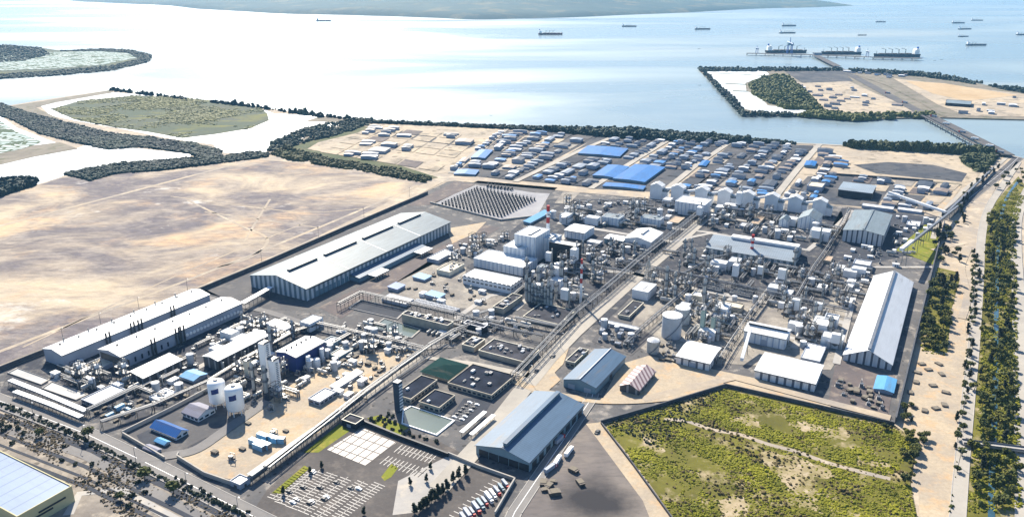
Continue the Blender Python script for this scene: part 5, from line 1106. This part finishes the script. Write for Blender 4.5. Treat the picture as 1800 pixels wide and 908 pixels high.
carpet('hedge', [(1150,790),(1120,770),(1060,748),(1270,684),(1275,688)], 700, .8, LEAFD, 'dark hedge inside the scrub field wall', 1, -1, .02, 4)
BROWNB = leafm('brown_bush', (.035,.025,.010), (.11,.085,.03), .05)
carpet('scrub', BUSHP[:-2]+[(1230,980)], 2600, .9, BROWNB, 'brown dead scrub in patches through the walled field', .7, .0, .03, 31)
carpet('hedge', [(1706,440),(1712,440),(1714,500),(1705,600),(1695,700),(1684,800),(1674,900),(1668,900),(1679,800),(1690,700),(1699,600),(1707,500)], 900, 1.0, LEAF, 'low bushes along the left edge of the right road', 1.2, -.3, .05, 4)
# mangroves and shore woods
carpet('mangrove_wood', [(0,182),(40,196),(110,215),(200,236),(262,242),(345,255),(387,265),(390,279),(360,283),(335,270),(250,259),(190,263),(130,250),(70,235),(20,210),(0,204)], 11000, 3.4, MANGL, 'dark blue green mangrove belt between the white lagoons', .5, -1, .01, 0, 5, .5)
carpet('mangrove_wood', [(112,306),(200,290),(330,279),(385,277),(440,268),(472,270),(470,276),(440,280),(300,298),(200,306),(160,318)], 4600, 3, MANGL, 'dark mangrove strip along the top of the bare field', .6, -1, .01, 0, 5, .5)
carpet('mangrove_wood', [(-60,330),(0,322),(66,318),(60,326),(0,346),(-60,360)], 900, 4, MANGL, 'dark mangrove clump at the left edge of the field', 1.0, -1, .01, 0, 5, .5)
carpet('mangrove_wood', [(90,192),(140,178),(240,168),(330,173),(400,180),(455,188),(470,200),(473,212),(440,226),(380,236),(320,243),(260,232),(200,224),(130,210)], 4200, 3.2, leafm('mangrove_pale', (.07,.085,.055), (.14,.145,.045), .006), 'oval mangrove island inside the white lagoon', .3, .0, .006, 2, 5, .6)
carpet('mangrove_wood', [(100,90),(170,86),(230,88),(266,97),(266,103),(258,109),(200,123),(100,132),(0,138),(-200,150),(-200,144),(0,131),(100,124),(195,116),(245,104),(225,93),(170,90)], 4200, 4, MANGL, 'dark tree belt round the far left island', .5, -1, .006, 2, 5, -.5)
carpet('mangrove_wood', [(-100,80),(0,79),(70,84),(88,96),(40,108),(-100,114)], 3000, 5, MANGL, 'blue green wood on the far left island', .5, -1, .006, 2, 5, -.5)
carpet('shore_trees', [(640,213),(720,217),(870,223),(980,227),(1050,230),(1250,242),(1400,252),(1400,255),(1250,247),(1180,246),(1050,239),(960,231),(870,226),(720,219),(640,216)], 5200, 3.6, MANGL, 'dark tree belt along the near shore behind the estate', 0.85, -.45, .01, 2, 5, 0)
carpet('shore_trees', [(960,230),(1060,231),(1190,238),(1320,247),(1310,252),(1200,249),(1100,243),(1010,236)], 4200, 4.6, MANGL, 'taller dark wood along the middle of the shore', 1.05, -1, .01, 2, 5, 0)
carpet('shore_trees', [(1480,256),(1600,260),(1700,266),(1752,272),(1730,275),(1640,268),(1500,261)], 1500, 5, leafm('shore_green', (.02,.035,.015), (.06,.075,.03), .02), 'green tree strip at the right end of the shore', 1.3, -.4, .01, 2, 5, 0)
carpet('shore_trees', [(1690,277),(1752,274),(1735,298),(1720,302),(1692,287)], 700, 4, leafm('shore_green', (.02,.035,.015), (.06,.075,.03), .02), 'green thicket near the port bridge', .9, -.3, .01, 2, 5, 0)
carpet('shore_trees', [(195,158),(300,171),(460,189),(560,203),(640,212),(640,214),(560,206),(460,191),(300,173),(195,160)], 800, 4, MANGL, 'thin tree line on the lagoon dyke', 1.1, -.3, .01, 2, 5, 0)
carpet('embankment_scrub', [(475,271),(500,258),(600,285),(700,300),(760,315),(745,321),(640,302),(520,283)], 2200, 3, leafm('bank_green', (.03,.04,.015), (.09,.095,.04), .02), 'green brown scrub on the bank above the bare field', .8, -.25, .015, 2, 5, 0)
carpet('embankment_scrub', [(468,268),(480,250),(540,225),(600,212),(655,210),(665,214),(600,236),(520,256)], 1600, 3.2, MANGL, 'dark scrub on the lagoon side bank of the sandy estate', .8, -.3, .015, 2, 5, 0)
carpet('island_wood', [(1318,150),(1345,136),(1385,135),(1400,150),(1425,170),(1445,195),(1380,192),(1345,178),(1322,165)], 2600, 5, leafm('island_green', (.025,.045,.02), (.10,.11,.03), .006), 'green wood on the left of the port island', .9, -.35, .006, 6, 5, .3)
carpet('island_wood', [(1440,198),(1500,203),(1640,200),(1645,206),(1560,209),(1500,212),(1450,208),(1400,204)], 1000, 5, leafm('island_green', (.025,.045,.02), (.10,.11,.03), .006), 'green strip along the near shore of the port island', .9, -.5, .006, 6, 5, .3)
carpet('island_wood', [(1228,121),(1345,120),(1480,122),(1480,125),(1345,126),(1240,126),(1295,180),(1310,198),(1400,201),(1400,204),(1303,203)], 1400, 4, MANGL, 'thin tree line on the dyke round the port lagoon', .9, -.4, .006, 6, 5, .3)
carpet('island_wood', [(1490,122),(1600,128),(1680,139),(1800,160),(1900,178),(1900,181),(1800,164),(1680,143),(1600,133),(1500,127)], 900, 5, MANGL, 'dark tree line on the far shore of the port island', .9, -.3, .006, 6, 5, .3)
for a, b, lab in (([(1748,372),(1740,480),(1734,600),(1727,740),(1722,890)], [(1750,890),(1744,740),(1748,600),(1751,480),(1757,380)], 'green growth in a band along the left bank of the canal'), ([(1762,380),(1757,480),(1755,600),(1753,740),(1750,890)], [(1785,890),(1783,740),(1782,600),(1779,480),(1783,385)], 'green growth in a band along the right bank of the canal')):
    carpet('bank_growth', a+b, 1500, 1.5, LEAF, lab, 1.3, -.12, .03, 13)
    carpet('bank_growth', a+b, 1700, 1.2, LEAFY, lab.replace('green growth', 'yellow green growth'), 1.1, -.12, .03, 23)
# ================================================================ VEHICLES
def p_car(c, nm):
    e = empty(nm, (0,0,-500), 0, 'parked car', 'car'); m = MB(); P = [(-2.2,.35),(-2.2,.85),(-1.5,.95),(-.9,1.45),(.7,1.45),(1.4,.95),(2.2,.8),(2.2,.35)]
    n = len(P); m.v = [(x,-.85,z) for x, z in P]+[(x,.85,z) for x, z in P]; m.f = [tuple(range(n))[::-1], tuple(range(n, 2*n))]+[(i, (i+1) % n, n+(i+1) % n, n+i) for i in range(n)]; m.build('body', c, e)
    for x in (-1.35, 1.35):
        for y in (-.85, .85): m = MB(); m.bar((x,y-.1,.35),(x,y+.1,.35),.35,k=10); m.build('wheel', DSTEEL, e)
    m = MB(); m.box(-.85,-.87,1,.65,.87,1.35); m.build('window', GLASS, e); return e
def p_truck(c):
    e = empty('parked_truck', (0,0,-500), 0, 'parked truck', 'truck'); m = MB(); m.box(-6,-1.25,1.1,3.4,1.25,3.9); m.build('cargo_box', c, e); m = MB(); m.box(3.8,-1.2,.6,6,1.2,3.1); m.build('cab', c if c is not GREYW else RED, e); m = MB(); m.box(5.99,-1.0,1.9,6.05,1.0,2.8); m.build('windscreen', GLASS, e); m = MB(); m.box(-6,-.5,.8,5.8,.5,1.1); m.build('chassis', DSTEEL, e)
    for x in (-5,-3.8,1.5,4.8):
        for y in (-1.1, 1.1): m = MB(); m.bar((x,y-.2,.5),(x,y+.2,.5),.5,k=10); m.build('wheel', DSTEEL, e)
    return e
CP = [Pool(p_car(c, 'parked_car')) for c in (WHITE, DSTEEL, plain('silver_paint', (.4,.41,.42), .35, .2, .1, .5))]; KP = [Pool(p_truck(c)) for c in (WHITE, GREYW)]
KP.append(Pool(p_truck(BLUEGW))); CN = ('white', 'black', 'silver'); RW = math.atan2(*(G(832,884)-G(820,868)).yx)
for i in range(11):
    t = (i+.5)/11; p = G(806+(886-806)*t+6, 912+(845-912)*t+5); k = random.choice((0,1,2)); KP[k].put(p, RW, random.uniform(.6, .95), f'{("white", "grey", "dull blue")[k]} truck parked at a slant in the marked truck lot', f'{("white", "grey", "dull blue")[k]} trucks in the marked truck lot')
for x, y, k in ((980,813,0),(1000,797,0),(968,826,1),(984,775,1)): KP[k].put(G(x, y), math.pi/2+RZ+random.uniform(-.2,.2), .95, f'{("white", "grey")[k]} truck standing on the dark stockyard beside the blue grey warehouse', f'{("white", "grey")[k]} trucks beside the blue grey warehouse')
for i in range(46):
    t = random.random(); a = random.choice((((493,884),(562,826)),((512,892),(585,832)),((533,900),(612,838)),((556,910),(640,846)))); p = G(a[0][0]+(a[1][0]-a[0][0])*t, a[0][1]+(a[1][1]-a[0][1])*t) + Vector((math.cos(AZ), -math.sin(AZ), 0))*random.choice((-2.4, 2.4)); k = random.choice((0,1,2))
    if i < 14: CP[k].put(p, RZ, 1, f'{CN[k]} car parked in the big striped car lot', f'{CN[k]} cars in the striped car lot')
for x, y, k, w in ((972,627,1,'driving on the central avenue near the tan flat block'),(943,653,1,'on the central avenue near the office block'),(910,650,1,'turning by the largest office'),(852,575,0,'under the pipe bridge crossing'),(1707,655,1,'on the plain right road'),(1700,775,1,'in the lower part of the right road'),(1050,760,1,'on the sandy track by the scrub field')):
    CP[k].put(G(x, y), RZ+math.pi/2, 1.3, f'{CN[k]} car {w}')
for i in range(12):
    u, v = i % 6, i//6; p = G(803+32*(u+.5)/6, 738-31*(u+.5)/6)+B*(3.2 if v else -3.2); k = random.choice((0,1,1,2)); CP[k].put(p, RZ, .9, f'{CN[k]} car in the parking square behind the offices', f'{CN[k]} cars in the office parking')
for x, y in ((1640,210),(1662,223),(1690,238),(1712,250),(1738,263),(1756,274),(1560,165),(1590,182)): KP[random.choice((0,1))].put(G(x, y)+Vector((0,0,5.2 if y > 203 else .9)), R_(125), 1.1, 'truck on the port road or its bridge, tiny in the distance', 'trucks on the port road')
for i, (x, y) in enumerate(((1008,828),(1020,850),(955,850),(965,855),(972,847),(958,862),(975,868),(1505,690),(1520,700),(1528,690),(1495,688))):
    w = 'beside the dark stain on the stockyard' if i < 7 else 'in front of the blue canopy'
    p = G(x, y); PO['pile'].put(p, random.uniform(0,3), random.uniform(1,1.8), f'dark heap of gear {w}', f'dark heaps {w}')
# ================================================================ SHIPS AND PORT
def ship_parts(e, L, hullm, cranes=4, house=WHITE, tug=False):
    w = L*.15; d = L*.06; m = MB(); n = 9; prof = []
    xs = [-.5,-.47,-.35,0,.3,.4,.46,.5]; ws = [.7,.92,1,1,1,.8,.45,.03]
    top = [(x*L, wf*w/2) for x, wf in zip(xs, ws)]; N = len(xs)
    for x, y in top: m.v += [(x*1.0, -y, d+(L*.012 if x > .4*L else 0)), (x, y, d+(L*.012 if x > .4*L else 0)), (x*.97, -y*.9, -1.5), (x*.97, y*.9, -1.5)]
    for i in range(N-1):
        a, b = 4*i, 4*(i+1); m.f += [(a, b, b+1, a+1), (a+2, b+2, b, a), (a+1, b+1, b+3, a+3)]
    m.f += [(0,1,3,2)]; m.build('hull', hullm, e)
    m = MB(); m.box(-.46*L,-w*.42,d,-.36*L,w*.42,d+L*.085); m.box(-.44*L,-w*.5,d+L*.085,-.38*L,w*.5,d+L*.11); b = m.build('bridge_house', house, e)
    m = MB(); m.box(-.455*L,-w*.08,d+L*.11,-.42*L,w*.08,d+L*.15); m.build('funnel', BLUEP, b)
    if not tug:
        for i in range(5): x = -.3*L+i*.145*L; m = MB(); m.box(x,-w*.3,d,x+.1*L,w*.3,d+L*.016); m.build('hatch_cover', RUST, e)
        for i in range(cranes):
            x = -.185*L+i*.145*L; m = MB(); m.bar((x,0,d),(x,0,d+L*.1),L*.011,k=6); m.bar((x,0,d+L*.095),(x+L*.1,0,d+L*.12),L*.005,k=4); m.build('deck_crane', CREAMP, e)
    m = MB(); m.bar((.44*L,0,d),(.44*L,0,d+L*.07),L*.006,k=4); m.build('mast', CREAMP, e)
HULL_R = plain('hull_red', (.16,.06,.055), .6, .02, .3); HULL_D = plain('hull_dark', (.03,.05,.07), .6, .02, .3); HULL_G = plain('hull_grey', (.10,.14,.17), .6, .02, .3)
def ship(label, x0, x1, y, hull=HULL_D, rot=0, cranes=4, flip=False, tug=False, name='cargo_ship'):
    p, q = G(x0, y, -2.5), G(x1, y, -2.5); L = (q-p).length/max(.5, math.cos(rot)); e = empty(name, (p+q)/2, (math.pi if flip else 0)+rot, label, 'tug' if tug else 'ship'); ship_parts(e, L, hull, cranes, tug=tug)
ship('largest anchored ship, a dull red bulk carrier in mid bay', 946, 989, 61, HULL_R, 0, 3)
ship('dark ship anchored right of the dull red carrier', 1093, 1119, 47, HULL_D, 0, 3)
ship('dark ship anchored left of the stacked pair beyond the jetty', 1221, 1249, 52, HULL_D, .1, 3)
ship('upper of two grey ships anchored above the jetty', 1374, 1400, 46, HULL_G, .1, 3)
ship('lower of two grey ships anchored above the jetty', 1369, 1399, 59, HULL_G, .1, 4)
ship('small dark ship right of the two above the jetty', 1507, 1524, 62.5, HULL_D, .15, 2)
ship('faint thin ship far beyond the small dark one', 1539, 1557, 39, HULL_G, 0, 2)
ship('faint long ship at the far upper right', 1673, 1696, 41, HULL_G, 0, 3)
ship('faint smaller ship farthest to the upper right', 1707, 1728, 36.5, HULL_G, 0, 2)
ship('grey ship in the right cluster, above two others', 1683, 1709, 52, HULL_G, .2, 3)
ship('small grey ship in the middle of the right cluster', 1683, 1704, 65, HULL_G, .25, 2)
ship('low dark ship lowest in the right cluster', 1698, 1734, 80, HULL_G, 0, 2)
ship('ship cut by the right edge of the photo', 1786, 1815, 62, HULL_G, 0, 2)
ship('long faint barge in front of the far left coast', 556, 582, 37, HULL_G, 0, 1)
ship('dark bulk carrier moored left on the jetty', 1345, 1418, 93, HULL_D, 0, 4)
ship('dark bulk carrier moored in the middle of the jetty', 1443, 1513, 95.5, HULL_D, 0, 4, True)
ship('dark bulk carrier moored right on the jetty', 1535, 1616, 100, HULL_D, 0, 4, True)
for x, y, l in ((863,203,'tiny boat near the shore trees'),(1229,86,'tiny boat left of the jetty'),(1230,150,'tiny boat beside the port lagoon dyke'),(1643,107,'tiny boat right of the moored ships'),(1655,105,'tiny boat farther right of the moored ships')): ship(l, x-2.5, x+2.5, y, HULL_D, 0, 0, False, True, 'small_boat')
def deck(label, pts, w, z=4, name='jetty', cat='jetty'):
    P = path(pts); c = P[0].copy(); c.z = 0; e = empty(name, c, 0, label, cat); m = MB(); l = MB()
    for i in range(len(P)-1):
        p, q = P[i]-c, P[i+1]-c; d = (q-p); Lg = d.length; d.normalize(); n = Vector((d.y,-d.x,0))*w/2; u = Vector((0,0,z)); slab(m, p-n+u, p+n+u, q+n+u, q-n+u, 1.2)
        for j in range(max(2, int(Lg/28))):
            b = p+d*(Lg*j/max(2, int(Lg/28)))
            for s in (-1, 1): l.bar(b+n*s*.8-Vector((0,0,4)), b+n*s*.8+u, .9, k=5)
    m.build('deck', ASPH, e); l.build('piles', STEEL, e); return e
deck('long cross jetty with moored bulk carriers', [(1313,96),(1345,96.5),(1440,99),(1535,103),(1620,105)], 22)
deck('causeway bridge from the cross jetty to the port island', [(1433,99),(1450,108),(1472,119)], 24)
deck('long road bridge from the port island to the mainland', [(1622,201),(1665,222),(1720,250),(1772,277)], 20, 4, 'road_bridge', 'bridge')
deck('narrow conveyor bridge beside the long road bridge', [(1612,203),(1655,226),(1705,254),(1752,279)], 5, 5, 'conveyor_bridge', 'bridge')
def crane(label, px, py, s=1):
    e = empty('ship_loader', G(px, py)+Vector((0,0,5)), 0, label, 'crane'); m = MB()
    for x in (-8,8):
        for y in (-7,7): m.bar((x*s,y*s,0),(x*.8*s,y*.8*s,30*s),1.3*s,k=4)
    m.bar((-9*s,0,30*s),(9*s,0,30*s),1.6*s,k=4); m.build('portal_frame', BLUEP, e); m = MB(); m.box(-10*s,-7*s,30*s,10*s,7*s,38*s); m.build('machinery_house', BLUEGW, e); m = MB(); m.bar((0,-30*s,36*s),(0,34*s,40*s),1.4*s,k=4); m.bar((0,0,38*s),(0,4,56*s),1.1*s,k=4); m.build('boom', BLUEP, e)
crane('tall blue ship loader on the jetty among the left ship cranes', 1387, 97, 1.05); crane('low blue ship loader at the left end of the jetty', 1330, 96, .5); crane('low ship loader between the two right moored ships', 1524, 102, .5)
m = MB(); m.box(-14,-9,0,14,9,7); e = empty('jetty_house', G(1436, 99)+Vector((0,0,5.2)), 0, 'low grey house where the causeway meets the jetty', 'building'); m.build('wall', GREYW, e); m = MB(); m.box(-15,-10,7,15,10,8); m.build('roof', R_PALE, e)
# ================================================================ FAR ESTATE
def p_far(rm, wm, nm):
    e = empty(nm, (0,0,-500), 0, 'estate building', 'building'); m = MB(); rectwall(m, -.5,-.5,.5,.5, .86, 'y', .14); m.build('wall', wm, e); m = MB(); slab(m, (-.53,-.52,.85),(0,-.52,1),(0,.52,1),(-.53,.52,.85), .03); slab(m, (0,-.52,1),(.53,-.52,.85),(.53,.52,.85),(0,.52,1), .03); m.build('roof', rm, e); return e
FP = [Pool(p_far(plain('far_roof_'+n, c, .5, .3, .3), GREYW, 'estate_building')) for n, c in (('white', (.66,.68,.70)), ('grey', (.20,.24,.30)), ('blue', (.04,.19,.46)), ('brown', (.24,.19,.15)), ('dark', (.05,.06,.08)))]
FN = ('white', 'grey', 'blue', 'brown', 'dark')
LOTM = [FARLOT, FARSAND, MAUVE, DARK, ASPH, CONC, PALE]
def block(quad, nu, nv, where, wts, lots, dens=.8, nm='estate_building', zl=.75):
    """a town block: quad in picture order near-left, near-right, far-right, far-left, cut into lots that follow its streets"""
    a, b, c, d = (G(*p) for p in quad)
    def at(u, v): return (a*(1-u)+b*u)*(1-v)+(d*(1-u)+c*u)*v
    for i in range(nu):
        for j in range(nv):
            u0, u1, v0, v1 = i/nu, (i+1)/nu, j/nv, (j+1)/nv; g = .06/nu; h = .07/nv
            q = [at(u0+g, v0+h), at(u1-g, v0+h), at(u1-g, v1-h), at(u0+g, v1-h)]; cc = (q[0]+q[2])/2
            if blocked(cc, 10): continue
            if random.random() < .8: flat('estate_lot', q, LOTM[random.choices(range(7), lots)[0]], zl+random.uniform(0, .12), world=True)
            if random.random() > dens: continue
            ex = q[1]-q[0]; ey = q[3]-q[0]; lx, ly = ex.length, ey.length; n = random.choice((1, 2, 2, 3))
            ang = math.atan2(ey.y, ey.x)-math.pi/2
            for t in range(n):
                k = random.choices(range(5), wts)[0]; w = lx*random.uniform(.3, .8); l = ly*random.uniform(.3, .8)/n
                p = q[0]+ex*random.uniform(.35, .65)+ey*((t+.5)/n); ht = random.uniform(3.5, 7.5)
                FP[k].put(p, ang, (min(w, 30), min(l, 46), ht), f'{FN[k]} roofed building {where}', f'{FN[k]} roofed buildings {where}')
block([(800,306),(905,318),(1050,238),(893,232)], 4, 8, 'in the first estate block from the left', (2,5,2,1,6), (7,1,3,3,4,0,1), .92)
block([(918,318),(1038,330),(1178,246),(1072,243)], 4, 8, 'in the second estate block from the left', (2,5,3,1,6), (6,0,2,4,4,0,0), .92)
block([(1048,331),(1160,338),(1283,251),(1188,247)], 4, 8, 'in the third estate block from the left', (2,5,3,1,6), (6,0,2,4,4,0,0), .92)
block([(1172,339),(1355,347),(1432,257),(1292,251)], 5, 8, 'in the fourth estate block from the left', (3,5,1,2,5), (5,1,3,3,3,0,1), .9)
block([(1370,350),(1440,356),(1490,290),(1448,262)], 3, 6, 'right of the last estate road', (4,3,2,1,4), (4,3,2,2,2,1,1), .75)
block([(1475,358),(1640,372),(1690,325),(1500,310)], 5, 4, 'around the flat pale blue hall', (4,4,0,2,4), (3,4,2,2,2,1,1), .65)
block([(560,268),(770,303),(850,240),(650,222)], 6, 6, 'on the sandy estate lot above the bare field', (1,2,0,5,4), (0,4,1,0,0,0,0), .34)
block([(790,300),(800,303),(890,232),(876,230)], 1, 7, 'at the left margin of the first estate road', (3,3,3,1,3), (3,1,1,1,1,1,1), .8)
def estate(poly, n, where, wts, size=(8, 26), ang=None, gap=15, nm=None, pool=None):
    a = ang if ang is not None else RZ
    for p in scatter(poly, n, gap, 2, True):
        k = random.choices(range(5), wts)[0]; w = random.uniform(*size); l = random.uniform(*size)*1.2; h = random.uniform(3, 7)
        (pool or FP)[k].put(p, a+random.choice((0, math.pi/2)), (w, l, h), f'{FN[k]} roofed small building {where}', f'{FN[k]} roofed buildings {where}')
PP = [Pool(p_far(MC['far_roof_'+n], GREYW, 'port_building')) for n in FN]; TP2 = [Pool(p_far(MC['far_roof_'+n], WHITEC, 'town_house')) for n in FN]
estate([(1400,150),(1490,146),(1600,195),(1460,192)], 24, 'on the port island lot', (3,3,0,5,4), (6,22), R_(-30), 25, pool=PP)
estate([(1650,190),(1790,170),(1800,200),(1700,203)], 8, 'on the right part of the port island', (3,3,0,4,3), (6,18), R_(-30), 25, pool=PP)
estate([(1480,126),(1540,123),(1600,135),(1560,138)], 16, 'at the harbour end of the port island', (2,4,1,1,4), (6,20), R_(-30), 22, pool=PP)
estate([(730,29),(800,33),(960,31),(1000,29),(900,22),(760,20)], 40, 'in the pale town on the far shore', (6,1,0,1,0), (15,36), 0, 50, pool=TP2)
# pale rubble plots right of the boundary wall
for i, (x, y) in enumerate(((1612,655),(1632,650),(1655,658),(1610,672),(1640,678),(1662,690),(1600,690),(1605,715),(1625,722),(1645,718),(1660,712),(1620,640),(1650,640))): put('pile', G(x, y), random.uniform(0, 3), 'on the pale rubble plots by the right road', (1.4,1.5,.8))
m = MB(); m.box(-22,-2.5,0,22,2.5,1); e = empty('foot_bridge', G(1755, 790)+Vector((0,0,2)), -.25, 'pale footbridge across the canal near the highway', 'bridge'); m.build('deck', CONC, e); m = MB(); [m.box(-22,y,1,22,y+.15,2) for y in (-2.4,2.3)]; m.build('railing', STEEL, e)
for o in [o for o in bpy.data.objects if o.location.z < -400 and o.parent is None]:
    for c in list(o.children): bpy.data.objects.remove(c)
    bpy.data.objects.remove(o)

# ================================================================ LIGHT, SKY, AIR
SUN_AZ, SUN_EL = R_(-17), R_(37)
w = bpy.data.worlds.new('World'); SC.world = w; w.use_nodes = True; nt = w.node_tree
sky = nt.nodes.new('ShaderNodeTexSky'); sky.sky_type = 'NISHITA'; sky.sun_disc = False; sky.sun_elevation = SUN_EL; sky.sun_rotation = SUN_AZ
sky.air_density = 1.1; sky.dust_density = .8; sky.ozone_density = 6
nt.links.new(sky.outputs[0], nt.nodes['Background'].inputs[0]); nt.nodes['Background'].inputs[1].default_value = .075
ld = bpy.data.lights.new('sun', 'SUN'); ld.energy = 5; ld.angle = R_(.5); ld.color = (1, .90, .75)
lo = bpy.data.objects.new('sun', ld); COL.objects.link(lo)
d = Vector((math.sin(SUN_AZ)*math.cos(SUN_EL), math.cos(SUN_AZ)*math.cos(SUN_EL), math.sin(SUN_EL)))
lo.rotation_euler = d.to_track_quat('Z', 'Y').to_euler(); lo.location = (0, 500, 400)
hz = MB(); hz.box(-14000, -400, -4, 14000, 17000, 520)
t = bpy.data.materials.new('haze_air'); t.use_nodes = True; n = t.node_tree.nodes; n.remove(n['Principled BSDF'])
v = n.new('ShaderNodeVolumePrincipled'); v.inputs['Color'].default_value = (.26, .60, 1, 1); v.inputs['Density'].default_value = 3.0e-5; v.inputs['Anisotropy'].default_value = .1
t.node_tree.links.new(v.outputs[0], n['Material Output'].inputs['Volume'])
ho = hz.build('haze', t); ho['kind'] = 'stuff'; ho['label'] = 'pale blue haze thickening towards the far shore'; ho['category'] = 'haze'
SC.view_settings.view_transform = 'Standard'; SC.view_settings.look = 'None'; SC.view_settings.gamma = 1
SC.view_settings.use_curve_mapping = False; SC.view_settings.exposure = 1.15
SC.cycles.max_bounces = 5; SC.cycles.diffuse_bounces = 2; SC.cycles.glossy_bounces = 3; SC.cycles.volume_bounces = 1; SC.cycles.use_denoising = True
SC.cycles.caustics_reflective = False; SC.cycles.caustics_refractive = False
